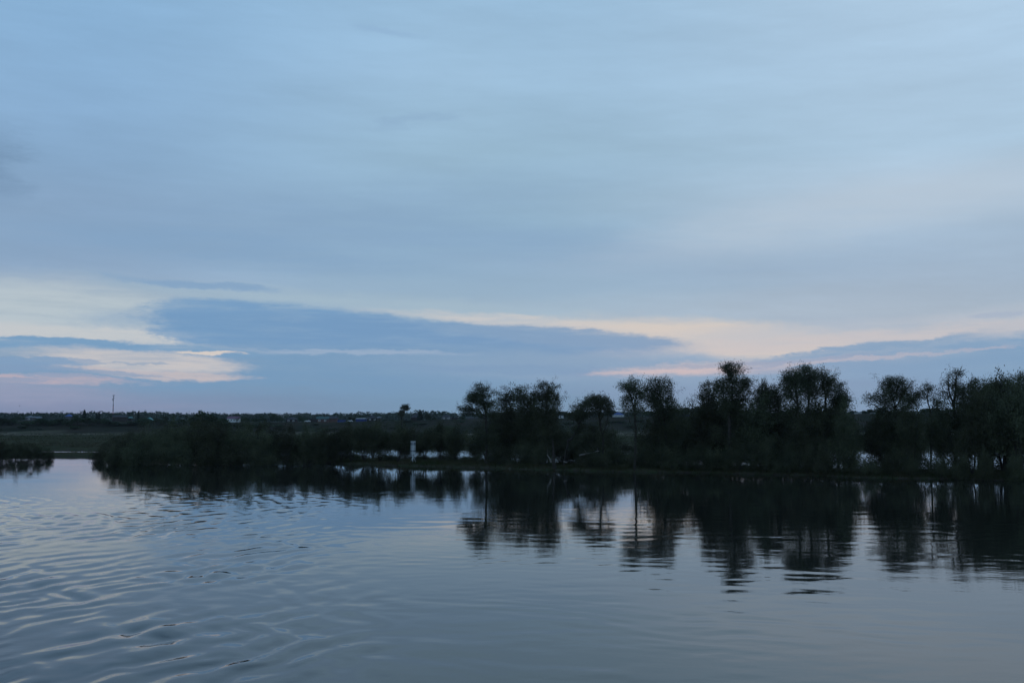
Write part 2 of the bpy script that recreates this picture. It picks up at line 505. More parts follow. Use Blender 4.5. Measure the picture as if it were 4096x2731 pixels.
c = gx(gm_('MULTIPLY', gr(yw, 560, 600), gr(gnoise(0.008, 2), 0.3, 0.5)), c, reed)
c = gx(gr(yw, 672, 690), c, slope_)
c = gx(gr(sx.outputs[1], 752, 770), c, topg)
l.new(c, pb.inputs['Base Color'])
kind(obj('ground', mesh_of('ground', np.stack([XX, YY, ZZ], -1).reshape(-1, 3), gf, gm, True)), 'structure')

# ------------------------------------------------------------------ river
rows = [5.0]
while rows[-1] < 440:
    D = rows[-1]
    rows.append(D + (0.5 if D < 24 else max(0.14, D * D / (CAM_H * 1102) * 0.8)))
rows = np.array(rows)
az = np.concatenate([np.linspace(-1.5, -0.56, 40), np.linspace(-0.55, 0.55, 640), np.linspace(0.56, 1.5, 40)])
AZ, RR = np.meshgrid(az, rows)
WX, WY = RR * np.sin(AZ), RR * np.cos(AZ)
WZ = np.zeros_like(WX)
WX = WX + 0; wr = np.random.default_rng(5)
uu = WX / np.maximum(WY, 1)
# wake of the boat the picture is taken from, running out over the south side of the water
wake = (1 - sstep(-0.30, -0.06, uu + 0.05 * vnoise(WX / 9, WY / 9, 21))) * (1 - sstep(78, 125, WY)) * sstep(12, 26, WY)
wake = wake * np.clip(0.75 + 0.65 * vnoise(WX / 6, WY / 9, 22) + 0.25 * vnoise(WX / 2.5, WY / 4, 23), 0.15, 1.7)
wx_ = WX + 0.45 * vnoise(WX / 2.6, WY / 2.6, 31) + 0.9 * vnoise(WX / 8, WY / 8, 33)
wy_ = WY + 0.35 * vnoise(WX / 2.6, WY / 2.6, 32) + 0.9 * vnoise(WX / 8, WY / 8, 34)
for k in range(22):
    if k < 16:                             # diverging waves of the wake, crossing each other
        lam = wr.uniform(1.2, 2.6); th = (1 if k % 2 else -1) * wr.normal(1.14, 0.16) + 0.02; sl = 0.028 * wr.uniform(0.7, 1.3)
    else:
        lam = wr.uniform(2.2, 5.0); th = wr.normal(0.2, 0.5); sl = 0.0055 * wr.uniform(0.7, 1.3)
    q = 2 * math.pi / lam
    ph = q * (wx_ * math.sin(th) + wy_ * math.cos(th)) + wr.uniform(0, 6.28)
    WZ += wake * sl / q * (np.sin(ph) + 0.2 * np.cos(2 * ph))
for k in range(12):                        # small wavelets riding on the wake
    lam = wr.uniform(0.5, 1.2); th = wr.normal(0, 0.9); q = 2 * math.pi / lam
    WZ += np.clip(wake, 0, 1.2) * 0.0045 / q * np.sin(q * (wx_ * math.sin(th) + wy_ * math.cos(th)) + wr.uniform(0, 6.28)) * (1 - sstep(30 * lam, 62 * lam, RR))
# faint swell and cat's paws on the rest
paw = np.clip(0.55 + 0.75 * vnoise(WX / 26, WY / 11, 41) + 0.4 * vnoise(WX / 7, WY / 4, 42), 0.15, 1.6)
for k in range(30):
    lam = wr.uniform(1.0, 4.2); th = wr.normal(-0.05, 0.38); sl = (0.0017 if lam > 1.9 else 0.0026) * wr.uniform(0.6, 1.4)
    q = 2 * math.pi / lam
    ph = q * (wx_ * math.sin(th) + wy_ * math.cos(th)) + wr.uniform(0, 6.28)
    WZ += paw * sl / q * np.sin(ph) * sstep(lam * 1400, lam * 300, RR * RR / CAM_H * 0.9)
# streaks and swirls of roughened water, where a current or a puff of wind catches the surface
for (px, py, rx, ry, sl) in ((1090, 1902, 7, 2.2, .05), (1440, 1972, 7, 2.5, .02), (3960, 2098, 6, 1.6, .075), (4060, 2135, 7, 1.8, .045), (300, 1915, 12, 3.5, .02), (520, 1958, 12, 3.5, .02),
                             (760, 1975, 14, 4, .02), (2700, 1930, 9, 2.5, .012), (3420, 1948, 4, 2, .045), (2560, 1910, 7, 2.5, .015), (3300, 2150, 9, 3, .016), (1990, 2250, 16, 4, .01), (60, 1985, 14, 2.5, .03)):
    p = on(px, py)
    env = np.exp(-((WX - p.x) / rx) ** 2 - ((WY - p.y + 0.08 * (WX - p.x)) / ry) ** 2)
    for k in range(7):
        lam = wr.uniform(0.8, 2.0); th = wr.normal(0, 0.5); q = 2 * math.pi / lam
        WZ += env * sl / 2.2 / q * np.sin(q * (wx_ * math.sin(th) + wy_ * math.cos(th)) + wr.uniform(0, 6.28))
# slow boils and eddies rising behind the boat
for (px, py, r, a) in ((660, 2470, .6, -.02), (960, 2545, 1.1, .02), (1260, 2560, .9, .018), (880, 2470, .55, .014), (780, 2565, .9, -.014),
                       (1110, 2555, .6, .012), (940, 2655, .7, .014), (1460, 2490, 1.1, .012), (560, 2325, .8, -.02), (730, 2325, .7, -.016),
                       (300, 2540, .9, .018), (1340, 2440, 1.3, .012), (1700, 2590, 1.6, .01), (480, 2280, .8, .02)):
    p = on(px, py)
    rr = np.hypot((WX - p.x), (WY - p.y) * 0.75) / r
    WZ += a * np.exp(-rr ** 2) * np.cos(rr * 2.2)
nr, nc = WX.shape
wi = np.arange(nr * nc).reshape(nr, nc)
wf = np.stack([wi[:-1, :-1], wi[1:, :-1], wi[1:, 1:], wi[:-1, 1:]], -1).reshape(-1, 4)[:, ::-1]
wm = bpy.data.materials.new('river_water'); wm.use_nodes = True
t = wm.node_tree; n = t.nodes; l = t.links
pb = n['Principled BSDF']
pb.inputs['Base Color'].default_value = (0.016, 0.016, 0.013, 1)
pb.inputs['IOR'].default_value = 1.333
pb.inputs['Roughness'].default_value = 0.022
g = n.new('ShaderNodeNewGeometry')
mp = n.new('ShaderNodeMapping'); l.new(g.outputs['Position'], mp.inputs[0]); mp.inputs['Scale'].default_value = (1.6, 2.6, 1)
nz = n.new('ShaderNodeTexNoise'); nz.inputs['Scale'].default_value = 1.0; nz.inputs['Detail'].default_value = 3
l.new(mp.outputs[0], nz.inputs['Vector'])
# wind-ruffled lanes against calm ones
mp2 = n.new('ShaderNodeMapping'); l.new(g.outputs['Position'], mp2.inputs[0]); mp2.inputs['Scale'].default_value = (0.03, 0.11, 1)
n2 = n.new('ShaderNodeTexNoise'); n2.inputs['Scale'].default_value = 1.0; n2.inputs['Detail'].default_value = 4
l.new(mp2.outputs[0], n2.inputs['Vector'])
mr = n.new('ShaderNodeMapRange'); l.new(n2.outputs[0], mr.inputs[0])
for i, v in enumerate((0.35, 0.72, 0.15, 1.6)): mr.inputs[i + 1].default_value = v
ml = n.new('ShaderNodeMath'); ml.operation = 'MULTIPLY'; l.new(nz.outputs[0], ml.inputs[0]); l.new(mr.outputs[0], ml.inputs[1])
bp = n.new('ShaderNodeBump'); bp.inputs['Strength'].default_value = 1.0; bp.inputs['Distance'].default_value = 0.0035
l.new(ml.outputs[0], bp.inputs['Height']); l.new(bp.outputs[0], pb.inputs['Normal'])
kind(obj('river_water', mesh_of('river_water', np.stack([WX, WY, WZ], -1).reshape(-1, 3), wf, wm, True)), 'structure')


# ------------------------------------------------------------------ trees: limbs grown towards the crown, leaves on the twigs
def grow(rng, stems, attract, bf=0.35, step=0.5, lift=0.12):
    """stems: polylines (lists of 3-D points) from the root; attract (k,3): twig ends to reach. Returns node positions and parents."""
    pos, par, plen, ok = [], [], [], []
    root = None
    for s_i, pl in enumerate(stems):
        prev = None
        for a, b in zip(pl[:-1], pl[1:]):
            a, b = np.asarray(a, float), np.asarray(b, float)
            k = max(1, int(np.linalg.norm(b - a) / step))
            for j in range(k + (prev is None)):
                tt = (j if prev is None else j + 1) / k
                p = a + (b - a) * tt + (rng.normal(0, 0.035, 3) * (1 if 0 < tt else 0))
                if prev is None:
                    if root is None:
                        root = 0; pos.append(p); par.append(-1); plen.append(0.0); ok.append(0)
                        prev = 0; continue
                    q = int(np.argmin(np.linalg.norm(np.array(pos) - p, axis=1))); prev = q; continue
                pos.append(p); par.append(prev); plen.append(plen[prev] + np.linalg.norm(p - np.array(pos[prev]))); ok.append(1)
                prev = len(pos) - 1
    cap = len(pos) + int(len(attract) * 14) + 50
    P_ = np.zeros((cap, 3)); P_[:len(pos)] = pos
    A_ = np.full(cap, -1); A_[:len(par)] = par
    Lp = np.full(cap, 1e9); Lp[:len(plen)] = plen
    m = len(pos)
    P0 = P_[:m].copy()
    d0 = np.min(np.linalg.norm(attract[:, None] - P0[None], axis=2), axis=1)
    tips = []
    for a in attract[np.argsort(d0)]:
        v = a - P_[:m]
        d = np.sqrt((v * v).sum(1))
        cost = d + bf * Lp[:m] + 0.9 * np.maximum(0, -v[:, 2] - 0.25 * d)      # limbs rather rise than fall
        i = int(np.argmin(cost)); dist = d[i]
        k = max(1, min(12, int(dist / step)))
        s0 = P_[i].copy(); side = rng.normal(0, 1, 3); side *= 0.10 * dist / max(1e-6, np.linalg.norm(side)); side[2] += lift * dist
        prev = i
        for j in range(1, k + 1):
            tt = j / k
            p = s0 + (a - s0) * tt + side * 4 * tt * (1 - tt) * 0.6
            if j < k: p = p + rng.normal(0, 0.05, 3)
            if m >= cap: break
            P_[m] = p; A_[m] = prev; Lp[m] = Lp[prev] + np.linalg.norm(p - P_[prev]); prev = m; m += 1
        tips.append(prev)
    return P_[:m], A_[:m], np.array(tips)


def radii(par, r0, p=2.15):
    acc = np.zeros(len(par)); kids = np.zeros(len(par), int)
    for i in range(1, len(par)):
        if par[i] >= 0: kids[par[i]] += 1
    for i in range(len(par) - 1, -1, -1):
        if kids[i] == 0: acc[i] = r0 ** p
        if par[i] >= 0: acc[par[i]] += acc[i]
    return acc ** (1 / p)


def limb_mesh(name, P_, par, R_, m, rmin=0.0, flare=1.0, thick=7):
    V, Fq = [], []; nv = 0
    e = np.array([i for i in range(len(par)) if par[i] >= 0 and R_[i] >= rmin])
    for lo, hi, k in ((0.05, 9e9, thick), (0, 0.05, 3)):
        s = e[(R_[e] >= lo) & (R_[e] < hi)]
        if not len(s): continue
        a, b = P_[par[s]], P_[s]
        d = b - a; ln = np.linalg.norm(d, axis=1, keepdims=True); d = d / np.maximum(ln, 1e-6)
        ref = np.where(np.abs(d[:, 2:3]) < 0.9, np.array([[0, 0, 1.0]]), np.array([[1.0, 0, 0]]))
        u = np.cross(d, ref); u /= np.maximum(np.linalg.norm(u, axis=1, keepdims=True), 1e-6); w = np.cross(d, u)
        rb = R_[s]; ra = np.minimum(R_[par[s]], rb * 1.35)
        ra = np.where(P_[par[s]][:, 2] < P_[0, 2] + 0.6, ra * flare, ra)
        th = np.arange(k) * 2 * math.pi / k
        cs, sn = np.cos(th), np.sin(th)
        ring = u[:, None] * cs[None, :, None] + w[:, None] * sn[None, :, None]
        va = a[:, None] + ring * ra[:, None, None] - d[:, None] * 0.3 * ra[:, None, None]
        vb = b[:, None] + ring * rb[:, None, None]
        v = np.concatenate([va, vb], 1).reshape(-1, 3)
        base = nv + np.arange(len(s))[:, None] * 2 * k
        j = np.arange(k); j2 = (j + 1) % k
        q = np.stack([base + j, base + j2, base + k + j2, base + k + j], -1).reshape(-1, 4)
        V.append(v); Fq.append(q); nv += len(v)
    return mesh_of(name, np.concatenate(V), np.concatenate(Fq), m, True)


def leaf_mesh(name, C_, m, rng, size=0.16, droop=0.4, aspect=2.0, var=0.4):
    n_ = len(C_)
    d = rng.normal(0, 1, (n_, 3)); d[:, 2] -= droop * 1.5
    d /= np.linalg.norm(d, axis=1, keepdims=True)
    u = np.cross(d, rng.normal(0, 1, (n_, 3))); u /= np.maximum(np.linalg.norm(u, axis=1, keepdims=True), 1e-6)
    sz = size * (1 + var * rng.uniform(-1, 1, (n_, 1)))
    a = d * sz; b = u * sz / aspect
    v = np.stack([C_ - a, C_ + b - a * 0.1, C_ + a, C_ - b - a * 0.1], 1).reshape(-1, 3)
    return mesh_of(name, v, np.arange(n_ * 4).reshape(-1, 4), m)


def in_clumps(rng, lobes, k, shell=0.5, each=7, spread=0.42):
    c = in_lobes(rng, lobes, max(1, k // each), shell)
    c = np.repeat(c, each, 0)
    return c + rng.normal(0, spread, c.shape) * np.array((1.1, 1.1, 0.75))


def in_lobes(rng, lobes, k, shell=0.5):
    w = np.array([(r[0] * r[1] * r[2]) ** 0.75 for _, r in lobes]); w /= w.sum()
    idx = rng.choice(len(lobes), k, p=w)
    d = rng.normal(0, 1, (k, 3)); d /= np.linalg.norm(d, axis=1, keepdims=True)
    rad = (shell + (1 - shell) * rng.random(k) ** 0.6)[:, None]
    c = np.array([lobes[i][0] for i in idx]); r = np.array([lobes[i][1] for i in idx])
    return c + d * r * rad


TREE_SEED = [100]


def tree(name, label, Y, trunk, lobes, zc, attr=330, per=26, size=0.078, spread=0.24, r0=0.011, cat='tree', group=None,
         leafm='leaf', barkm='bark', extra_stems=(), sparse=0.0, depth=0.85, droop=0.55, rmin=0.0, skirt=1.0):
    """trunk and lobes are measured on the photograph in the crop zc=(x0,y0,scale) and set out at the tree's own distance Y"""
    TREE_SEED[0] += 1
    rng = np.random.default_rng(TREE_SEED[0])
    px = lambda x, y: (zc[0] + x / zc[2], zc[1] + y / zc[2])
    mpp = Y / (F * cp)
    cx = np.mean([q[0] for q in lobes]); half = (max(q[0] + q[2] for q in lobes) - min(q[0] - q[2] for q in lobes)) / 2 / zc[2] * mpp
    base = at(*px(*trunk[0]), Y)
    bz = float(ground(base.x, Y)) - 0.25
    def stem(pts, off):
        o = []
        for i, q in enumerate(pts):
            p = at(*px(q[0], q[1]), Y)
            o.append(np.array((p.x, Y + off * i / max(1, len(pts) - 1), p.z)))
        return o
    st = [stem(trunk, rng.uniform(-0.6, 0.6))]
    st[0][0] = np.array((base.x, Y, bz))
    for ex in extra_stems: st.append(stem(ex, rng.uniform(-1.2, 1.2)))
    lb = []
    for (lx, ly, rx, ry) in lobes:
        p = at(*px(lx, ly), Y)
        f = abs(p.x - (at(*px(cx, ly), Y)).x) / max(half, 0.1)
        dy = rng.uniform(-0.55, 0.55) * half * max(0.25, 1 - f)
        rx_, ry_ = rx / zc[2] * mpp * 0.92, ry / zc[2] * mpp * 0.92
        lb.append((np.array((p.x, Y + dy, p.z)), np.array((rx_, max(rx_, ry_) * depth, ry_))))
    org = np.array((base.x, Y, bz))
    att = in_clumps(rng, lb, int(attr * 1.6), 0.35)
    # sprays of the last year's shoots that stand out of the crown
    far = in_lobes(rng, lb, int(attr * 0.35), 1.0)
    att = np.concatenate([att, far + rng.normal(0, 0.48, far.shape)])
    if skirt:                                # foliage hanging and sprouting along the stem down to the ground
        low = np.percentile(att[:, 2], 35)
        sk = []
        for i in range(13):
            f = (i + 0.3) / 13
            zz = bz + 0.8 + f * (low + 0.8 - bz)
            rr = half * rng.uniform(0.36, 0.6) * skirt
            jx = rng.uniform(-0.75, 0.75) * half * skirt
            tx = np.interp(zz, [q[2] for q in st[0]], [q[0] for q in st[0]])
            sk.append((np.array((tx + jx, Y + rng.uniform(-0.5, 0.5) * half, zz)), np.array((rr, rr, (low - bz) * 0.16 + 0.4))))
        att = np.concatenate([att, in_clumps(rng, sk, int(attr * 1.0 * skirt), 0.2, 6, 0.5)])
    att = att - org
    att = att[att[:, 2] > 0.9]
    st = [[p - org for p in s_] for s_ in st]
    P_, par, tips = grow(rng, st, att)
    R_ = radii(par, r0, 2.02)
    root = thing(name, label, cat, tuple(org), 0, group)
    obj('trunk', limb_mesh('trunk', P_, par, R_, M[barkm], rmin, 1.3), root)
    ends = P_[tips]
    keep = rng.random(len(ends)) >= sparse
    ends = ends[keep]
    if len(ends) and per:
        pr = P_[par[tips]][keep]
        reps = np.maximum(1, (per * 0.95 * rng.uniform(0.35, 1.65, len(ends))).astype(int))
        cl = np.repeat(ends, reps, 0); pr = np.repeat(pr, reps, 0)
        tt = rng.random((len(cl), 1)) ** 0.7
        C_ = cl * tt + pr * (1 - tt) + rng.normal(0, spread, cl.shape) * np.array((1, 1, 0.9))
        C_[:, 2] -= np.abs(rng.normal(0, spread * 0.5, len(C_)))
        obj('crown', leaf_mesh('crown', C_, M[leafm], rng, size, droop), root)
    return root


Z4, Z5, Z6, Z7 = (1750, 1450, 3.267), (2350, 1450, 3.267), (2750, 1400, 2.9586), (3396, 1430, 3.0157)
GT = 'tall willows on the river bank'
tree('willow_tree', 'tall broad willow standing apart at the end of the wooded bank near the striped sign', 176,
     [(635, 1330), (645, 1000), (630, 700), (600, 520), (560, 400), (560, 330)],
     [(570, 355, 120, 85), (420, 490, 95, 80), (345, 570, 65, 65), (690, 440, 85, 95), (690, 560, 80, 75), (490, 420, 85, 75), (480, 610, 110, 50),
      (360, 630, 70, 45), (560, 480, 130, 80), (720, 660, 70, 50), (520, 860, 90, 50), (720, 900, 60, 120), (560, 1000, 80, 60)], Z4, 420, 26, group=GT,
     extra_stems=[[(630, 700), (540, 640), (440, 600), (360, 600)], [(600, 520), (520, 420), (480, 350)], [(625, 880), (560, 830), (480, 850)]], skirt=0.55)
tree('willow_tree', 'pale-topped willow between the lone broad willow and the forked one', 181,
     [(950, 1340), (950, 900), (965, 650), (930, 500), (900, 380)],
     [(900, 370, 65, 75), (860, 450, 75, 80), (960, 440, 70, 80), (880, 560, 110, 90), (940, 700, 120, 110), (860, 820, 110, 120), (990, 900, 110, 150), (880, 1050, 120, 130)],
     Z4, 400, 24, group=GT)
tree('willow_tree', 'willow with a low twin-humped crown beside the highest one of its clump', 178,
     [(1110, 1345), (1170, 1100), (1230, 900), (1250, 680), (1220, 500)],
     [(1070, 355, 50, 40), (1170, 350, 42, 45), (1100, 440, 90, 75), (1190, 480, 100, 90), (1100, 560, 100, 80), (1200, 640, 110, 100), (1120, 780, 110, 120), (1180, 950, 110, 120)],
     Z4, 380, 24, group=GT, extra_stems=[[(1250, 680), (1160, 560), (1080, 540)]])
tree('willow_tree', 'highest willow of the clump beside the crooked low tree, domed top', 176,
     [(1330, 1340), (1370, 1050), (1400, 800), (1430, 560), (1450, 330)],
     [(1450, 270, 95, 65), (1350, 300, 65, 45), (1540, 300, 45, 45), (1560, 420, 75, 70), (1590, 520, 60, 65), (1480, 410, 110, 110), (1360, 430, 95, 110), (1500, 560, 100, 60),
      (1380, 600, 100, 100), (1330, 800, 110, 130), (1430, 900, 110, 140)], Z4, 480, 26, group=GT,
     extra_stems=[[(1430, 560), (1520, 540), (1600, 545)], [(1405, 680), (1480, 620), (1540, 590)]])
tree('willow_tree', 'low crooked willow with a slanting bare trunk next to the clump with the domed top', 168,
     [(1640, 1180), (1700, 1060), (1800, 930), (1860, 830), (1900, 700), (1900, 600)],
     [(1750, 595, 60, 40), (1830, 560, 70, 55), (1920, 530, 70, 55), (1980, 480, 50, 45), (1860, 650, 110, 60), (1760, 680, 80, 50), (1900, 900, 90, 70)], Z4, 240, 22, group=GT, skirt=0.55)
tree('willow_tree', 'slender willow with a flat rounded crown before the blue hipped roof', 166,
     [(2160, 1180), (2165, 980), (2130, 820), (2120, 700), (2130, 560)],
     [(2060, 480, 75, 50), (2150, 475, 85, 50), (2190, 560, 85, 70), (2060, 570, 80, 70), (2230, 610, 45, 50), (2000, 610, 50, 50)], Z4, 260, 20, group=GT,
     extra_stems=[[(2165, 950), (2210, 760), (2215, 640)]], skirt=0.5)
tree('willow_tree', 'thin forked willow with a bare dark stem beside the blue hipped roof', 158,
     [(615, 1160), (630, 900), (625, 700), (605, 575), (570, 460), (520, 350)],
     [(465, 275, 50, 45), (600, 255, 60, 45), (530, 330, 55, 50), (640, 330, 55, 70), (520, 480, 50, 65), (640, 470, 65, 80), (540, 590, 75, 50), (680, 590, 60, 60)], Z5, 280, 17, group=GT,
     extra_stems=[[(605, 575), (660, 500), (680, 380)], [(625, 920), (590, 850), (520, 820)]], skirt=0.3)
tree('willow_tree', 'full-crowned tall willow right behind the thin forked one', 161,
     [(1030, 1330), (1030, 950), (990, 650), (960, 500), (935, 330)],
     [(920, 235, 115, 60), (800, 290, 75, 75), (1010, 290, 75, 75), (950, 340, 130, 95), (1060, 410, 45, 65), (810, 420, 100, 100), (720, 400, 65, 85), (930, 500, 140, 90),
      (1110, 510, 80, 55), (1000, 610, 180, 55), (820, 560, 90, 60), (960, 780, 140, 110), (1060, 900, 120, 120)], Z5, 520, 26, group=GT,
     extra_stems=[[(1000, 720), (860, 720), (760, 690)], [(1020, 760), (1100, 660), (1110, 600)]])
tree('willow_tree', 'highest willow of the bank, with a ball-shaped tuft above its spreading crown', 155,
     [(500, 1400), (500, 1050), (495, 760), (525, 560), (530, 400), (510, 250)],
     [(520, 205, 100, 55), (430, 215, 35, 50), (610, 190, 40, 40), (520, 265, 85, 45), (520, 335, 100, 45), (390, 380, 75, 55), (320, 430, 45, 60), (700, 350, 60, 50), (650, 410, 85, 55),
      (640, 490, 105, 75), (420, 470, 90, 70), (540, 440, 90, 70), (690, 560, 70, 60), (420, 640, 90, 100), (600, 680, 120, 110)], Z6, 560, 23, group=GT,
     extra_stems=[[(490, 720), (435, 560), (420, 450), (340, 400)], [(525, 560), (620, 500), (690, 400)], [(435, 560), (360, 530), (310, 500)]])
tree('willow_tree', 'short fluffy willow tucked against the highest willow on its open side', 159,
     [(270, 1400), (265, 900), (255, 650), (250, 480)],
     [(235, 430, 55, 55), (190, 520, 60, 55), (225, 590, 70, 60), (290, 510, 45, 60), (320, 600, 55, 55), (240, 700, 90, 80), (180, 850, 110, 110)], Z6, 300, 24, group=GT)
tree('willow_tree', 'narrow spiky half-bare willow between the two highest crowns', 162,
     [(930, 1400), (915, 900), (900, 600), (905, 440), (905, 350)],
     [(905, 430, 40, 70), (890, 510, 75, 65), (960, 500, 50, 60), (880, 600, 90, 80)], Z6, 230, 20, group=GT, sparse=0.12,
     extra_stems=[[(905, 440), (900, 330)], [(903, 470), (840, 400), (820, 360)]], skirt=0.6)
tree('willow_tree', 'thin twiggy willow with bare top shoots close to the great dome-crowned clump', 160,
     [(1085, 1400), (1080, 900), (1065, 600), (1040, 450)],
     [(1055, 440, 45, 60), (1080, 540, 60, 70), (1020, 520, 45, 50), (1010, 640, 80, 70)], Z6, 200, 17, group=GT, sparse=0.2,
     extra_stems=[[(1040, 450), (1010, 320)], [(1030, 470), (985, 410), (950, 400)]], skirt=0.6)
tree('willow_tree', 'willow forming the near shoulder of the great dome-crowned clump', 154,
     [(1300, 1430), (1290, 1000), (1300, 640), (1280, 450), (1250, 260)],
     [(1250, 230, 60, 60), (1150, 305, 65, 60), (1210, 300, 90, 75), (1280, 350, 110, 100), (1170, 420, 85, 80), (1230, 480, 90, 60), (1160, 520, 60, 60), (1270, 760, 120, 110)], Z6, 400, 17, group=GT,
     extra_stems=[[(1300, 640), (1230, 560), (1130, 530)]])
tree('willow_tree', 'willow at the middle of the great dome-crowned clump, thickest and darkest crown', 158,
     [(1430, 1430), (1420, 1000), (1430, 680), (1440, 480), (1400, 270)],
     [(1390, 225, 85, 50), (1440, 215, 40, 45), (1380, 310, 120, 90), (1470, 330, 110, 100), (1420, 430, 130, 90), (1480, 500, 110, 60), (1430, 800, 130, 140)], Z6, 420, 20, group=GT)
tree('willow_tree', 'willow forming the far shoulder of the great dome-crowned clump, several upright limbs', 155,
     [(1640, 1440), (1640, 1000), (1640, 700), (1630, 520), (1580, 330)],
     [(1570, 265, 75, 65), (1610, 250, 50, 50), (1600, 360, 105, 95), (1680, 350, 50, 75), (1650, 450, 90, 70), (1550, 470, 90, 70), (1690, 800, 120, 150)], Z6, 400, 17, group=GT,
     extra_stems=[[(1640, 700), (1530, 600), (1520, 430)]])
tree('willow_tree', 'smaller loose willow at the outer foot of the great dome-crowned clump', 157,
     [(1790, 1440), (1780, 1000), (1790, 750), (1810, 560)],
     [(1790, 440, 65, 45), (1840, 530, 75, 60), (1880, 600, 60, 60), (1790, 560, 70, 60), (1850, 650, 85, 50), (1760, 660, 60, 60), (1820, 850, 110, 110)], Z6, 320, 23, group=GT)
tree('willow_tree', 'free-standing willow with a wide umbrella crown between gaps of open sky', 150,
     [(580, 1395), (575, 1000), (570, 700), (560, 560), (530, 420)],
     [(460, 285, 90, 55), (640, 295, 95, 50), (560, 360, 140, 80), (740, 345, 70, 60), (400, 420, 90, 60), (290, 480, 70, 50), (440, 505, 130, 65), (620, 480, 140, 85), (800, 425, 80, 55),
      (760, 530, 105, 60), (860, 400, 35, 35), (560, 640, 220, 70), (480, 800, 150, 120), (680, 820, 160, 130)], Z7, 620, 26, group=GT,
     extra_stems=[[(565, 640), (460, 590), (340, 520)], [(565, 620), (620, 500), (660, 350)], [(570, 680), (700, 590), (790, 480)]], skirt=0.85)
tree('dead_willow', 'tall dead willow, a bare thin trunk with one leafy knob near its top', 148,
     [(985, 1395), (990, 1100), (985, 850), (990, 640), (955, 500), (970, 400), (965, 320)],
     [(1020, 570, 55, 45), (1060, 560, 40, 40), (960, 380, 30, 60), (910, 440, 40, 50), (1100, 500, 45, 45)], Z7, 150, 16, group=None, sparse=0.45, r0=0.012, barkm='bark',
     extra_stems=[[(960, 470), (925, 430), (905, 395)], [(985, 620), (900, 570), (870, 550)]], skirt=0.0)
tree('willow_tree', 'gaunt sparse willow with bare crooked limbs reaching above its neighbours', 151,
     [(1290, 1400), (1300, 900), (1270, 580), (1235, 460), (1215, 340), (1210, 200)],
     [(1215, 185, 55, 40), (1330, 185, 55, 40), (1165, 270, 50, 30), (1290, 270, 40, 60), (1130, 390, 40, 50), (1250, 330, 60, 60), (1330, 380, 60, 60), (1200, 460, 60, 50)], Z7, 260, 10, group=GT, sparse=0.35, r0=0.014,
     extra_stems=[[(1260, 560), (1290, 400), (1300, 270), (1330, 190)], [(1215, 340), (1160, 270), (1120, 250)], [(1265, 560), (1340, 520), (1400, 470)], [(1240, 480), (1150, 460), (1110, 450)]], skirt=0.5)
tree('willow_tree', 'leafy willow leaning over beside the gaunt sparse one', 149,
     [(1570, 1400), (1580, 1000), (1545, 700), (1530, 520), (1500, 350)],
     [(1500, 325, 65, 70), (1380, 400, 80, 70), (1520, 430, 90, 80), (1440, 490, 90, 60), (1450, 640, 120, 100), (1560, 800, 140, 140)], Z7, 360, 26, group=GT,
     extra_stems=[[(1540, 640), (1470, 540), (1400, 480)]])
tree('willow_tree', 'willow with dead bare shoots sticking out of its low top', 152,
     [(1730, 1400), (1720, 1000), (1700, 700), (1690, 500)],
     [(1700, 340, 80, 50), (1620, 410, 75, 70), (1750, 420, 90, 75), (1680, 500, 110, 80), (1660, 700, 130, 120)], Z7, 320, 24, group=GT,
     extra_stems=[[(1690, 500), (1660, 380), (1640, 270)], [(1690, 480), (1580, 380), (1550, 220)], [(1700, 460), (1740, 330), (1745, 255)]])
tree('willow_tree', 'heavy dark willow with a slanting bough, last whole crown along the bank', 147,
     [(1890, 1400), (1900, 1000), (1860, 700), (1880, 480), (1890, 320)],
     [(1870, 285, 70, 50), (1930, 330, 90, 70), (1880, 410, 120, 90), (1830, 500, 100, 80), (1940, 520, 100, 90), (1880, 700, 150, 130), (1960, 900, 140, 140)], Z7, 460, 27, group=GT,
     extra_stems=[[(1880, 1010), (1960, 950), (2060, 990)]])
tree('willow_tree', 'willow crown cut off by the picture edge past the last whole crown', 150,
     [(2080, 1400), (2070, 1000), (2060, 600), (2050, 350)],
     [(2040, 240, 65, 50), (2090, 300, 90, 80), (2010, 360, 80, 80), (2120, 420, 120, 100), (2040, 520, 110, 90), (2090, 750, 150, 150), (2200, 600, 120, 150)], Z7, 460, 26, group=GT)
tree('bare_sapling', 'small leafless sapling against the sky in the gap beside the fluffy willow', 175,
     [(1378, 1000), (1378, 700), (1376, 560), (1380, 500)], [(1380, 490, 32, 45), (1350, 480, 18, 30), (1402, 490, 18, 30)], Z5, 40, 0, r0=0.014, skirt=0.0)

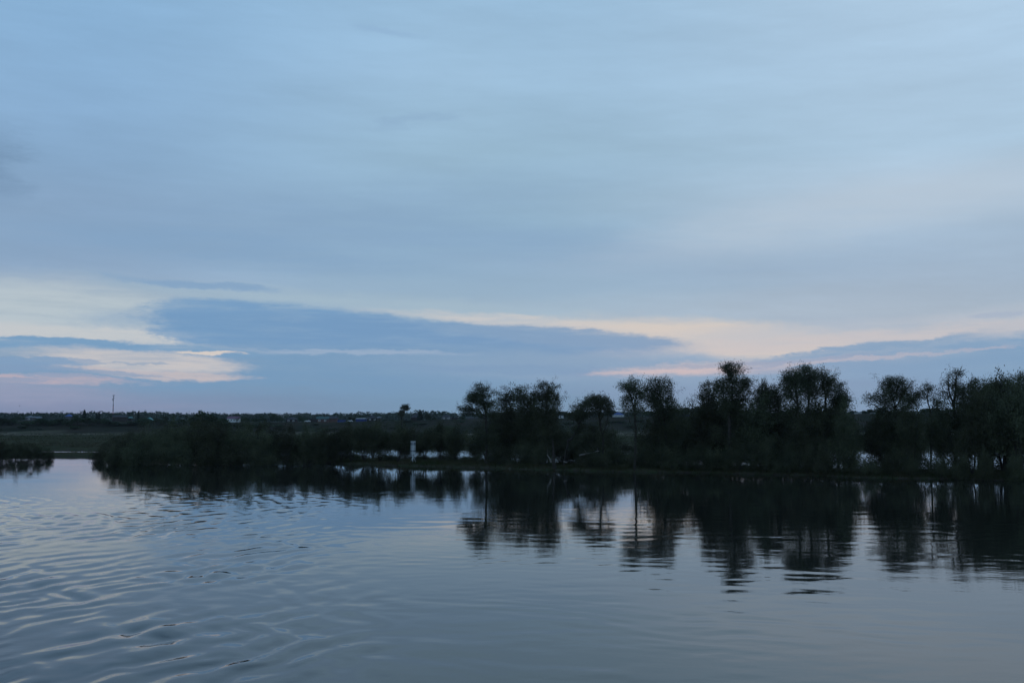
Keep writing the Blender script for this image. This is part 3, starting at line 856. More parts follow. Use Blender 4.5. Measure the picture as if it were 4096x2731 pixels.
# ------------------------------------------------------------------ willow shrubs: a few kinds, each copied along the bank
def shrub_kind(seed, h, w, stems, clear, attr, per, size=0.085, spread=0.24, up=0.6):
    rng = np.random.default_rng(seed)
    lb = []
    for i in range(14):                      # upright plumes
        a = rng.uniform(0, 6.28); rr = rng.uniform(0.05, 0.8) ** 0.7 * w / 2 * 0.85
        top = h * (1 - 0.42 * (rr / (w / 2)) ** 2) * rng.uniform(0.72, 1.0)
        rx = w * rng.uniform(0.09, 0.17)
        rz = (top - clear * h) * rng.uniform(0.32, 0.5)
        lb.append((np.array((rr * math.cos(a), rr * math.sin(a), top - rz)), np.array((rx, rx, rz))))
    for i in range(5 if clear < 0.05 else 2):
        a = rng.uniform(0, 6.28); rr = rng.uniform(0.4, 0.85) * w / 2
        zc = h * (clear + (1 - clear) * rng.uniform(0.1, 0.3)); r = w * rng.uniform(0.12, 0.2)
        lb.append((np.array((rr * math.cos(a), rr * math.sin(a), zc)), np.array((r, r, h * (1 - clear) * 0.25))))
    att = in_clumps(rng, lb, attr, 0.2, 6, 0.36)
    att = np.concatenate([att, in_lobes(rng, lb, attr // 5, 1.0) + rng.normal(0, 0.22, (attr // 5, 3))])
    att = att[att[:, 2] > max(0.25, clear * h * 0.8)]
    st = []
    for i in range(stems):
        a = 6.28 * i / stems + rng.uniform(-0.4, 0.4); o = rng.uniform(0.1, 0.3)
        st.append([np.array((0.15 * math.cos(a), 0.15 * math.sin(a), -0.5)), np.array((o * math.cos(a) * w * .4, o * math.sin(a) * w * .4, h * 0.3)),
                   np.array((o * math.cos(a) * w * .8, o * math.sin(a) * w * .8, h * 0.55))])
    P_, par, tips = grow(rng, st, att, 0.3, 0.55, 0.10)
    R_ = radii(par, 0.010)
    tm = limb_mesh('trunk', P_, par, R_, M['bark'], 0.0105, 1.0, 5)
    e = P_[tips]; pr = P_[par[tips]]
    cl = np.repeat(e, per, 0); pr = np.repeat(pr, per, 0); tt = rng.random((len(cl), 1)) ** 0.7
    C_ = cl * tt + pr * (1 - tt) + rng.normal(0, spread, cl.shape)
    C_ = C_[C_[:, 2] > 0.02]
    cm = leaf_mesh('crown', C_, M['shrub'], rng, size, -up * 0.5, 2.2)
    return tm, cm, h, w


SK = {
    'dense': [shrub_kind(21, 6.5, 6.5, 9, 0.0, 480, 22), shrub_kind(22, 6.0, 7.5, 10, 0.0, 480, 22), shrub_kind(23, 7.0, 5.5, 8, 0.0, 470, 22)],
    'stem': [shrub_kind(31, 6.5, 5.5, 9, 0.13, 420, 26), shrub_kind(32, 6.5, 4.6, 8, 0.16, 400, 26), shrub_kind(33, 6.0, 6.0, 10, 0.10, 420, 26)],
    'low': [shrub_kind(41, 2.6, 4.0, 7, 0.0, 200, 26, 0.085, 0.2), shrub_kind(42, 2.4, 5.0, 8, 0.0, 220, 26, 0.085, 0.2)],
}
SR = random.Random(4)

# what stands where along the bank and on the terrace: used to say which shrub is which
BANK = [(1652, 'the striped sign'), (1946, 'the lone broad willow'), (2041, 'the pale-topped willow'), (2110, 'the twin-humped willow'), (2170, 'the domed-top willow'), (2214, 'the spike'),
        (2290, 'the crooked willow'), (2412, 'the slender willow'), (2538, 'the thin forked willow'), (2665, 'the full-crowned willow'), (2770, 'the leafless sapling'), (2836, 'the fluffy willow'),
        (2922, 'the highest willow'), (3056, 'the spiky willow'), (3112, 'the twiggy willow'), (3189, "the dome clump's near shoulder"), (3233, "the dome clump's middle"),
        (3304, "the dome clump's far shoulder"), (3355, 'the loose outer willow'), (3588, 'the umbrella-crowned willow'), (3724, 'the knobbed dead willow'), (3822, 'the gaunt sparse willow'),
        (3917, 'the leaning willow'), (3968, 'the bare-shoot willow'), (4024, 'the slanting-bough willow'), (4085, 'the cut-off willow')]
TERR = [(0, 'the picture edge'), (121, 'the grey-blue house'), (152, 'the grey gabled shed'), (275, 'the bright blue roof'), (337, 'the conical tree'), (391, 'the paired spruces'), (451, 'the radio mast'),
        (500, 'the brown barn'), (553, 'the lone conifer'), (598, 'the turquoise house'), (838, 'the big bushy willow'), (935, 'the maroon-roofed house'), (1091, 'the dark garden tree'),
        (1167, 'the timber house'), (1230, 'the white car'), (1292, 'the green-roofed house'), (1366, 'the blue sheet fence'), (1446, 'the blue metal shed'), (1491, 'the steep-roofed house'),
        (1620, 'the two-tiered tree'), (1666, 'the pyramid house'), (1786, 'the dark hipped house'), (1890, 'the pale building'), (2245, 'the low white house'), (2473, 'the blue hipped roof'),
        (2727, 'the dark blue barn'), (3433, 'the small pale house'), (3492, 'the second pale house'), (3724, 'the knobbed dead willow'), (4085, 'the cut-off willow')]


def where(px, marks, at_word='by'):
    for (a, A), (b, B) in zip(marks[:-1], marks[1:]):
        if a <= px <= b:
            f = (px - a) / (b - a)
            if f < 0.08: return f'{at_word} {A}'
            if f > 0.92: return f'{at_word} {B}'
            if f < 0.36: return f'{at_word} {A}, towards {B}'
            if f > 0.64: return f'{at_word} {B}, towards {A}'
            return f'midway between {A} and {B}'
    return f'{at_word} {marks[0][1]}, beyond it' if px < marks[0][0] else f'{at_word} {marks[-1][1]}, past it'



def shrub(kindname, px, base_row, width, top, label, group=None, name='willow_shrub', Y=None, cat='shrub', widen=1.0, tall=1.22):
    tm, cm, h, w = SR.choice(SK[kindname])
    if Y is None: Y = float(row_depth(base_row)) * (CAM_H - 0.1) / CAM_H
    p = at(px, base_row, Y)
    z = max(float(ground(p.x, Y)), -0.5)
    top_z = at(px, top, Y).z
    hz = max(0.8, top_z - z) * tall
    ws = width / F * Y * widen
    o = thing(name, label, cat, (p.x, Y, z), SR.uniform(0, 6.28), group)
    o.scale = (ws / w * 1.06, ws / w * 1.06, hz / h * 1.02)
    obj('trunk', tm, o); obj('crown', cm, o)
    return o


LS = 'flooded willow shrub in the thick dark mass of scrub beside the open inlet'
LG = 'willow shrubs of the thick flooded scrub'
shrub('dense', 432, 1843, 100, 1776, 'outermost tall shrub of the thick scrub, hanging over the open inlet', LG)
shrub('low', 392, 1838, 70, 1802, 'smallest low shrub standing in the inlet at the tip of the thick scrub', LG)
for px, base, w_, top in ((500, 1846, 140, 1735), (590, 1849, 160, 1714), (690, 1851, 160, 1702), (790, 1852, 165, 1694), (880, 1853, 155, 1700),
                          (965, 1853, 155, 1704), (1055, 1853, 145, 1712), (1140, 1853, 135, 1716), (1220, 1852, 130, 1722), (1300, 1851, 100, 1726)):
    shrub('dense', px, base, w_, top, 'riverside scrub shrub ' + where(px, TERR, 'below'), LG)
for px, base, w_, top in ((560, 1836, 150, 1712), (650, 1836, 160, 1698), (745, 1835, 170, 1688), (850, 1835, 170, 1682), (950, 1835, 160, 1694), (1060, 1837, 150, 1706), (1160, 1838, 150, 1716), (1250, 1838, 120, 1724)):
    shrub('dense', px, base, w_, top, 'inner-row scrub shrub ' + where(px, TERR), LG)
for px, top in ((455, 1800), (530, 1790), (620, 1785), (720, 1780), (830, 1790), (930, 1796), (1040, 1800)):
    shrub('low', px, 1856, SR.uniform(100, 140), top, 'low shrub edging the scrub ' + where(px, TERR, 'below'), 'low shrubs in front of the thick scrub')
MG = 'open-stemmed shrubs beside the striped sign'
ML = 'open-stemmed willow shrub with backwater gleaming between its stems near the striped sign'
for px, base, w_, top in ((1232, 1848, 110, 1716), (1290, 1848, 105, 1716), (1338, 1850, 95, 1730), (1365, 1849, 90, 1722), (1405, 1850, 115, 1708), (1455, 1851, 120, 1694), (1520, 1851, 130, 1690), (1592, 1852, 115, 1698), (1760, 1851, 130, 1704), (1822, 1853, 110, 1698)):
    shrub('stem', px, base, w_, top, 'open-stemmed shrub ' + where(px, TERR, 'below'), MG)
for px, w_, top in ((1325, 90, 1738), (1490, 100, 1702), (1625, 90, 1716), (1795, 100, 1712)):
    shrub('dense' if px in (1490, 1790) else 'stem', px, 1838, w_, top, 'rear open-stemmed shrub ' + where(px, TERR, 'below'), MG)
shrub('stem', 1650, 1848, 110, 1712, 'open-stemmed shrub directly behind the striped sign', MG)
shrub('stem', 1700, 1850, 90, 1722, 'narrow open-stemmed shrub just past the striped sign', MG)
shrub('stem', 1905, 1856, 95, 1742, 'shrub with a dark stem at the foot of the lone broad willow', MG)
for px, w_, top in ((1420, 80, 1818), (1560, 90, 1820), (1690, 80, 1824), (1790, 90, 1822), (1870, 80, 1826)):
    shrub('low', px, 1846, w_, top, 'low bush on the strip ' + where(px, TERR, 'below'), 'low scrub near the striped sign')
TG = 'thicket under the tall willows'
TL = 'dark shrub of the thicket filling the space beneath the tall willows'
thick = ((1985, 130, 1716), (2055, 150, 1672), (2120, 150, 1690), (2180, 130, 1690), (2245, 110, 1752), (2318, 120, 1768), (2388, 120, 1750), (2352, 110, 1738), (2432, 120, 1742), (2490, 100, 1768), (2270, 100, 1742), (2585, 120, 1770), (2640, 150, 1694),
         (2700, 140, 1690), (2762, 150, 1686), (2822, 150, 1668), (2885, 160, 1654), (2950, 170, 1652), (3012, 170, 1644), (3070, 170, 1642), (3132, 160, 1652), (3196, 150, 1676), (3262, 150, 1690),
         (3324, 140, 1664), (3378, 120, 1672), (3540, 130, 1700), (3596, 150, 1652), (3650, 120, 1668), (3775, 120, 1690), (3832, 140, 1650), (3892, 150, 1640), (3952, 150, 1630), (4012, 160, 1620), (4078, 160, 1612), (4150, 180, 1600))
for i, (px, w_, top) in enumerate(thick):
    b = float(np.interp(px, SHX, SHY)) - 10
    shrub('stem' if i % 3 == 1 or px > 3700 else 'dense', px, b - 4 - 6 * (i % 3), w_ * 1.3, top - 12 - (42 if 2020 < px < 2200 or 2800 < px < 3420 or px > 3760 else 18 if px > 2600 else 0) + SR.uniform(-34, 18), 'thicket shrub ' + where(px, BANK), TG)
for px, w_, top in ((2000, 110, 1775), (2090, 120, 1770), (2170, 110, 1780), (2360, 120, 1800), (2440, 120, 1800), (2520, 130, 1812), (2600, 110, 1800), (2690, 120, 1795), (2790, 120, 1790), (2860, 110, 1800),
                    (2960, 140, 1770), (3060, 140, 1760), (3150, 120, 1790), (3230, 90, 1800), (3300, 100, 1800), (3400, 90, 1815), (3480, 80, 1838), (3556, 80, 1832), (3640, 80, 1836), (3765, 70, 1832), (3845, 70, 1830), (3935, 80, 1820), (4060, 80, 1825)):
    b = float(np.interp(px, SHX, SHY)) - 8
    shrub('low' if top > 1790 else 'dense', px, b, w_, top, 'small bank-edge shrub ' + where(px, BANK, 'under'), 'lower shrubs along the bank edge')
IG = 'shrubs on the far side of the inlet'
for px, base, w_, top in ((-40, 1832, 130, 1752), (18, 1833, 95, 1757), (66, 1834, 90, 1748), (120, 1834, 90, 1762), (165, 1833, 75, 1772), (196, 1832, 45, 1790)):
    shrub('dense', px, base, w_, top, 'low shrub across the inlet ' + where(px, TERR, 'below'), IG, tall=1.02)


# ------------------------------------------------------------------ the village on its terrace
def house(name, label, px, Y, wd, ht, dp, roof, rh, wallm, roofm, windows=0, chimney=False, rot=0.0, over=0.35, trim='white', cat='house', base=None, winpos=None):
    p = at(px, 1690, Y); z = float(ground(p.x, Y)) - 0.1 if base is None else at(px, base, Y).z
    o = thing(name, label, cat, (p.x, Y, z), rot)
    x, y = wd / 2, dp / 2
    MB().box(-x, x, -y, y, -0.6, ht).build('wall', M[wallm], o)
    X, Yd = x + over, y + over
    e = ht - 0.02
    r = MB()
    if roof == 'hip':
        k = max(0.2, X - Yd) if X > Yd else 0.15
        r.add([(-X, -Yd, e), (X, -Yd, e), (X, Yd, e), (-X, Yd, e), (-k, 0, e + rh), (k, 0, e + rh)], [(0, 1, 5, 4), (1, 2, 5), (2, 3, 4, 5), (3, 0, 4), (3, 2, 1, 0)])
    elif roof == 'gable':               # ridge along the front
        r.add([(-X, -Yd, e), (X, -Yd, e), (X, Yd, e), (-X, Yd, e), (-X, 0, e + rh), (X, 0, e + rh)], [(0, 1, 5, 4), (2, 3, 4, 5), (1, 2, 5), (3, 0, 4), (3, 2, 1, 0)])
    elif roof == 'front':               # gable towards the river
        r.add([(-X, -Yd, e), (X, -Yd, e), (X, Yd, e), (-X, Yd, e), (0, -Yd, e + rh), (0, Yd, e + rh)], [(0, 4, 5, 3), (1, 2, 5, 4), (0, 1, 4), (2, 3, 5), (3, 2, 1, 0)])
    else:                               # lean-to
        r.add([(-X, -Yd, e), (X, -Yd, e), (X, Yd, e), (-X, Yd, e), (-X, -Yd, e + 0.12), (X, -Yd, e + 0.12), (X, Yd, e + rh), (-X, Yd, e + rh)],
              [(3, 2, 1, 0), (4, 5, 6, 7), (0, 1, 5, 4), (1, 2, 6, 5), (2, 3, 7, 6), (3, 0, 4, 7)])
    rf = r.build('roof', M[roofm], o)
    if chimney:
        MB().box(x * 0.25, x * 0.25 + 0.6, -0.3, 0.3, ht + rh * 0.35, ht + rh + 0.7).build('chimney', M['brick'], rf)
    xs = winpos if winpos is not None else [(-x + wd * (i + 0.5) / windows) for i in range(windows)]
    for wx in xs:
        b = ht * 0.34; t_ = min(ht * 0.34 + 1.5, ht * 0.82)
        fr = MB()
        for q in ((wx - .62, wx - .45, b, t_), (wx + .45, wx + .62, b, t_), (wx - .45, wx + .45, t_ - .16, t_), (wx - .45, wx + .45, b, b + .16)):
            fr.box(q[0], q[1], -y - 0.08, -y + 0.02, q[2], q[3])
        w_ = fr.build('window', M[trim], o)
        MB().box(wx - .45, wx + .45, -y - 0.03, -y + 0.02, b + .16, t_ - .16).build('pane', M['glass'], w_)
    return o


house('house', 'low house with a grey-blue hipped roof beside a grey shed', 121, 800, 5.4, 2.3, 5, 'hip', 1.5, 'greywood', 'greyroof', 1)
house('shed', 'grey gabled shed beside the grey-blue hipped house', 150, 806, 5.0, 1.9, 4, 'gable', 1.4, 'greywood', 'greyroof', 0, cat='shed')
house('house', 'bright blue hipped roof showing above bushes near the dark conical tree', 276, 830, 5.2, 3.2, 6, 'hip', 1.9, 'greywood', 'blueroof', 0, rot=0.25)
house('long_barn', 'long low brown barn behind bushes at the foot of the radio mast', 480, 845, 9.6, 3.2, 6, 'gable', 1.4, 'darkwood', 'darkroof', 0, cat='barn', rot=0.1)
house('shed', 'small shed with a turquoise roof at the end of the brown barn', 521, 850, 2.2, 2.6, 3, 'slant', 0.7, 'darkwood', 'tealroof', 0, cat='shed')
house('house', 'house whose turquoise roof slope peeks out past a rounded bush', 598, 820, 4.6, 1.7, 4, 'front', 1.8, 'greywood', 'tealroof', 0)
house('house', 'white house with a maroon roof and a row of windows above the thick scrub', 935, 790, 8.0, 2.6, 6, 'gable', 1.7, 'whitewall', 'maroon', 4)
house('house', 'dark timber house with two windows between garden trees, near the white cars', 1167, 792, 7.0, 2.4, 6, 'hip', 1.6, 'darkwood', 'darkroof', 2)
house('house', 'red-brown house with a green roof and two white-trimmed windows', 1292, 775, 8.0, 2.5, 6, 'gable', 1.7, 'brick', 'greenroof', 2, True)
house('brick_outbuilding', 'windowless red-brown outbuilding joined to the green-roofed house', 1333, 776, 6.0, 2.7, 6, 'gable', 1.6, 'brick', 'darkroof', 0, cat='outbuilding')
house('shed', 'blue metal shed with a white slanting roof edge', 1446, 770, 7.2, 1.9, 5, 'slant', 0.5, 'bluesteel', 'palesheet', 0, cat='shed')
house('house', 'dark house with a steep roof and two white-framed windows beside the blue shed', 1491, 778, 6.6, 2.3, 6, 'hip', 2.2, 'darkwood', 'darkroof', 2)
house('annex', 'pale lean-to annex against the dark steep-roofed house', 1517, 781, 2.2, 2.4, 4, 'slant', 1.0, 'greywood', 'greyroof', 0, cat='annex')
house('shed', 'tiny dark shed below the two-tiered tree', 1621, 780, 2.6, 1.2, 2, 'slant', 0.3, 'darkwood', 'darkroof', 0, cat='shed')
house('house', 'dark house with a tall pyramid roof behind a squarish tree', 1666, 792, 7.4, 2.6, 7, 'hip', 3.3, 'darkwood', 'darkroof', 0)
house('house', 'dark hipped house with pale windows and a thin pole beside it', 1786, 770, 6.6, 2.0, 6, 'hip', 1.7, 'greywood', 'darkroof', 2)
house('house', 'white house with a wide blue hipped roof between the slender and forked willows', 2473, 760, 7.4, 1.5, 7, 'hip', 1.9, 'whitewall', 'blueroof', 2)
house('barn', 'long low dark blue barn glimpsed past the full-crowned willow', 2727, 800, 10.5, 1.6, 5, 'slant', 0.4, 'bluesteel', 'greyroof', 0, cat='barn')
house('house', 'low white house glimpsed behind the clump with the domed top', 2245, 770, 3.2, 1.6, 4, 'slant', 0.5, 'whitewall', 'greyroof', 0)
house('house', 'small pale house on the high bank in the gap before the umbrella-crowned willow', 3433, 850, 4.6, 1.2, 4, 'gable', 0.6, 'whitewall', 'greyroof', 1)
house('house', 'second small pale house on the high bank, nearer the umbrella-crowned willow', 3492, 856, 3.0, 1.0, 4, 'gable', 0.5, 'whitewall', 'greyroof', 0)
house('greenhouse', 'long pale low building seen through the crown of the lone broad willow', 1890, 775, 9.0, 1.2, 4, 'slant', 0.35, 'greywood', 'greyroof', 0, cat='building')


def board_fence(label, px0, px1, Y, h, m, bw=0.7):
    a, b = at(px0, 1690, Y), at(px1, 1690, Y)
    z = float(ground((a.x + b.x) / 2, Y))
    o = thing('fence', label, 'fence', ((a.x + b.x) / 2, Y, z))
    half = (b.x - a.x) / 2; k = int(2 * half / bw)
    bm = MB().box(-bw / 2 + 0.02, bw / 2 - 0.02, -0.02, 0.02, -0.3, h)
    me = mesh_of('panel', bm.v, bm.f, M[m])
    for i in range(k):
        obj('panel', me, o, (-half + bw * (i + 0.5), 0, SR.uniform(-0.05, 0.05)))
    for sx in (-half, 0, half):
        MB().box(sx - 0.06, sx + 0.06, 0.03, 0.15, -0.4, h + 0.1).build('post', M['darkwood'], o)
    return o


board_fence('bright blue sheet fence running on from the red-brown outbuilding', 1350, 1383, 772, 1.5, 'bluesteel')
board_fence('tall dark timber fence between the white car and the green-roofed house', 1241, 1271, 772, 2.3, 'darkwood')
board_fence('dark timber fence beyond the pole of the dark hipped house', 1806, 1834, 768, 1.3, 'darkwood')


def pole(label, px, Y, h, arm=True):
    p = at(px, 1690, Y); z = float(ground(p.x, Y))
    o = thing('utility_pole', label, 'utility pole', (p.x, Y, z))
    MB().tube((0, 0, -0.5), (0, 0, h), 0.16, 0.11).build('post', M['greywood'], o)
    if arm:
        MB().box(-0.8, 0.8, -0.06, 0.06, h - 0.6, h - 0.45).build('crossarm', M['greywood'], o)
    return o


pole('wooden utility pole standing behind the white car', 1233, 780, 6.6)
pole('thin dark pole right beside the dark hipped house', 1808, 772, 6.2, False)
pole('wooden utility pole rising by the green-roofed house', 1262, 800, 5.6)


def car(label, px, Y, ln):
    p = at(px, 1690, Y); z = float(ground(p.x, Y))
    o = thing('parked_car', label, 'car', (p.x, Y, z), 0, 'white cars parked in the village')
    h, w2 = ln / 2, 0.8
    prof = [(-h, 0.35), (-h, 0.75), (-h * .72, 0.86), (-h * .42, 1.34), (h * .38, 1.36), (h * .66, 0.92), (h, 0.8), (h, 0.35)]
    m = MB(); k = len(prof)
    m.add([(x, -w2, z_) for x, z_ in prof] + [(x, w2, z_) for x, z_ in prof], [tuple(range(k)), tuple(reversed(range(k, 2 * k)))] + [(i, i + k, (i + 1) % k + k, (i + 1) % k) for i in range(k)])
    m.build('body', M['white'], o)
    for s_ in (-1, 1):
        MB().add([(-h * .6, s_ * (w2 + .01), .9), (h * .56, s_ * (w2 + .01), .93), (h * .34, s_ * (w2 + .01), 1.28), (-h * .4, s_ * (w2 + .01), 1.26)], [(0, 1, 2, 3)]).build('window', M['glass'], o)
        for sx in (-1, 1):
            MB().tube((sx * h * .62, s_ * (w2 - .12), .32), (sx * h * .62, s_ * (w2 + .04), .32), .32, n=12).build('wheel', M['rubber'], o)
    return o


car('white car parked by the tall dark timber fence', 1230, 768, 3.9)
car('small white car parked between the blue fence and the blue shed', 1401, 768, 3.4)

# radio mast
p = at(451, 1690, 905); z = float(ground(p.x, 905))
mast = thing('radio_mast', 'tall thin radio mast with pale and dark bands and antennas, rising over the village', 'radio mast', (p.x, 905, z))
mh = at(451, 1578, 905).z - z
zz = 0.0
for i in range(10):
    z1 = mh * 0.94 * (i + 1) / 10
    MB().tube((0, 0, zz - (0.5 if i == 0 else 0)), (0, 0, z1), 0.42 - 0.022 * i, 0.40 - 0.022 * i, 10).build('mast_section', M['steel' if i in (7, 9) else 'redpaint' if i % 2 else 'darkroof'], mast)
    zz = z1
MB().tube((0, 0, zz), (0, 0, mh * 0.955), 0.5, 0.5, 10).build('platform', M['steel'], mast)
for i in range(3):
    a = 2.1 * i + 0.4
    MB().tube((0.55 * math.cos(a), 0.55 * math.sin(a), mh * 0.94), (0.62 * math.cos(a), 0.62 * math.sin(a), mh * (1.0 if i != 1 else 0.99)), 0.16, 0.16, 6).build('antenna', M['steel' if i == 1 else 'darkroof'], mast)
for k, (f, sx) in enumerate(((0.86, -0.5), (0.82, -0.45), (0.90, 0.55))):
    MB().tube((sx, -0.1, mh * f - 0.5), (sx, 0.1, mh * f - 0.5), 0.38, 0.38, 12).build('dish', M['steel'], mast)

# a bird low over the far trees
p = at(79, 1623, 420)
bd = thing('bird', 'single dark bird in flight above the far treeline near the picture edge', 'bird', tuple(p))
MB().tube((-0.28, 0, 0), (0.02, 0, 0.02), 0.02, 0.09, 8).add([(0.02, 0, 0.02), (0.02, 0.06, 0.07), (0.02, -0.06, 0.07), (0.26, 0, 0.03)], [(0, 1, 3), (0, 3, 2), (1, 2, 3)]).build('body', M['feather'], bd)
for s_ in (-1, 1):
    MB().add([(-0.1, s_ * .05, .05), (.08, s_ * .05, .05), (.02, s_ * .4, .2), (-.12, s_ * .75, .12), (-.1, s_ * .05, .035), (.08, s_ * .05, .035), (.02, s_ * .4, .185), (-.12, s_ * .75, .11)],
             [(0, 1, 2, 3), (7, 6, 5, 4), (0, 4, 5, 1), (1, 5, 6, 2), (2, 6, 7, 3), (3, 7, 4, 0)]).build('wing', M['feather'], bd)
bd.rotation_euler.z = 0.6

# ------------------------------------------------------------------ trees of the village and the wood behind
def far_tree_kind(seed, h, w, lobes_n, leaves, conifer=False, flat=False):
    rng = np.random.default_rng(seed)
    if conifer:
        k = leaves; zz = rng.random(k) ** 0.8
        r = (w / 2) * (1 - zz) ** (0.6 if flat else 1.0) * (0.75 + 0.25 * np.sin(zz * 40)) * rng.random(k) ** 0.4
        a = rng.uniform(0, 6.28, k)
        C_ = np.stack([r * np.cos(a), r * np.sin(a), 0.06 * h + zz * 0.93 * h], 1)
        cm = leaf_mesh('crown', C_, M['needle'], rng, 0.42, 0.7, 1.6)
    else:
        lb = []
        for i in range(lobes_n):
            a = rng.uniform(0, 6.28); rr = rng.uniform(0, 0.6) * w / 2
            z_ = h * rng.uniform(0.34, 0.84) * (1 - 0.25 * rr / (w / 2)); r = w * rng.uniform(0.17, 0.3)
            lb.append((np.array((rr * math.cos(a), rr * math.sin(a), z_)), np.array((r, r, h * rng.uniform(0.12, 0.2)))))
        C_ = in_lobes(rng, lb, leaves, 0.45)
        C_ = C_[C_[:, 2] > 0.15] + rng.normal(0, 0.15, 3)
        cm = leaf_mesh('crown', C_, M['villageleaf'], rng, 0.33, 0.2, 1.6)
    tm = MB().tube((0, 0, -0.5), (0, 0, h * 0.55), 0.22, 0.08, 7)
    if not conifer:
        for i in range(4):
            a = rng.uniform(0, 6.28); tm.tube((0, 0, h * rng.uniform(.2, .4)), (w * .3 * math.cos(a), w * .3 * math.sin(a), h * rng.uniform(.5, .75)), 0.1, 0.03, 5)
    return mesh_of('trunk', tm.v, tm.f, M['bark']), cm, h, w


FK = {'round': [far_tree_kind(51, 6, 7, 12, 1500), far_tree_kind(52, 6, 8, 14, 1700), far_tree_kind(53, 6.5, 6, 11, 1400)],
      'bush': [far_tree_kind(54, 3.5, 6, 12, 1100), far_tree_kind(55, 3, 7, 14, 1200)],
      'cone': [far_tree_kind(56, 8, 3.4, 0, 1500, True)], 'dome': [far_tree_kind(57, 8, 5, 0, 1900, True, True)]}


def far_tree(kindname, px, Y, wpx, top, label, group=None, name='garden_tree', cat='tree', base=None):
    tm, cm, h, w = SR.choice(FK[kindname])
    p = at(px, 1690, Y); z = float(ground(p.x, Y))
    hz = max(1.2, at(px, top, Y).z - z); ws = wpx / F * Y
    o = thing(name, label, cat, (p.x, Y, z), SR.uniform(0, 6.28), group)
    o.scale = (ws / w, ws / w, hz / h)
    obj('trunk', tm, o); obj('crown', cm, o)
    return o


far_tree('dome', 337, 860, 26, 1640, 'broad dark conical tree by the blue roof, poking above the far treeline', name='fir_tree')
far_tree('cone', 386, 880, 15, 1650, 'shorter of the two pointed spruces between the conical tree and the mast', name='spruce_tree')
far_tree('cone', 396, 875, 15, 1645, 'taller of the two pointed spruces between the conical tree and the mast', name='spruce_tree')
far_tree('cone', 553, 870, 19, 1645, 'lone dark pointed conifer beyond the mast and the brown barn', name='spruce_tree')
far_tree('round', 838, 500, 150, 1640, 'big bushy willow rising behind the thick scrub above the horizon', name='willow_tree')
far_tree('round', 800, 505, 60, 1638, 'shaggy side crown of willow leaning out of the big bushy one behind the scrub', name='willow_tree')
far_tree('round', 900, 520, 90, 1660, 'lower rounded willow between the big bushy one and the white house', name='willow_tree')
far_tree('round', 1091, 815, 34, 1646, 'dark rounded garden tree standing above its neighbours near the two-windowed timber house')
BG = 'bushes along the terrace edge'
BL = 'dark rounded bush in the row along the terrace edge below the houses'
for px, w_, top, Y in ((-30, 70, 1668, 735), (12, 60, 1666, 740), (50, 50, 1672, 742), (165, 60, 1668, 742), (205, 60, 1674, 738), (240, 55, 1672, 744), (268, 50, 1678, 736), (310, 60, 1662, 742), (350, 60, 1664, 740),
                       (390, 55, 1670, 744), (455, 40, 1682, 738), (490, 45, 1688, 738), (530, 45, 1684, 740), (620, 50, 1678, 760), (650, 60, 1676, 750), (690, 60, 1680, 752), (735, 60, 1674, 752), (960, 60, 1690, 738), (1010, 60, 1694, 736), (1060, 60, 1692, 738), (1115, 50, 1696, 734), (110, 60, 1684, 736), (430, 50, 1682, 740)):
    far_tree('round' if top < 1675 else 'bush', px, Y - 26, w_ * 1.15, top, 'rounded terrace-edge bush ' + where(px, TERR), BG, 'garden_bush', 'bush')
far_tree('round', 424, 712, 46, 1668, 'pale green rounded bush just below the foot of the mast', name='garden_bush', cat='bush')
far_tree('round', 575, 712, 62, 1664, 'big rounded bush below the turquoise-roofed house', name='garden_bush', cat='bush')
far_tree('bush', 160, 690, 28, 1722, 'small lone bush out on the pale reedy field', name='field_bush', cat='bush')
far_tree('bush', 4, 690, 18, 1724, 'small bush at the picture edge on the pale reedy field', name='field_bush', cat='bush')
VL, VG = 'leafy garden tree among the village houses on the terrace', 'village garden trees'
for px, w_, top, Y in ((65, 40, 1664, 830), (100, 26, 1662, 850), (620, 30, 1668, 830), (664, 26, 1660, 850), (694, 20, 1656, 860), (985, 50, 1664, 820), (1020, 46, 1668, 815), (1050, 40, 1664, 820), (1120, 40, 1664, 815),
                       (1205, 34, 1662, 815), (1225, 26, 1670, 790), (1410, 40, 1664, 800), (1440, 50, 1662, 805), (1465, 36, 1666, 800), (1540, 30, 1676, 790), (1570, 30, 1678, 790), (1740, 24, 1668, 800),
                       (1850, 40, 1664, 800), (1930, 50, 1655, 800), (1985, 60, 1650, 800), (2040, 50, 1652, 800), (2215, 60, 1630, 790), (2260, 60, 1640, 790), (2320, 60, 1650, 790),
                       (2420, 40, 1652, 800), (2530, 40, 1648, 790), (2600, 60, 1640, 790), (2740, 50, 1622, 840), (2780, 60, 1624, 840), (2820, 50, 1620, 840), (2700, 44, 1634, 830),
                       (3420, 40, 1640, 900), (3455, 40, 1638, 905), (3490, 50, 1632, 900), (3530, 60, 1626, 900), (3700, 60, 1628, 880), (3750, 60, 1630, 880), (3800, 50, 1632, 880), (3400, 30, 1650, 880)):
    far_tree('round', px, Y, w_, top, 'leafy village tree ' + where(px, TERR), VG)
far_tree('bush', 1708, 785, 34, 1650, 'rounded pale tree between the pyramid-roofed house and the dark hipped one')
far_tree('dome', 1680, 782, 34, 1640, 'squarish dark tree against the pyramid-roofed house')
BS, BSG = 'small scrubby bush on the slope below the village', 'bushes on the terrace slope'
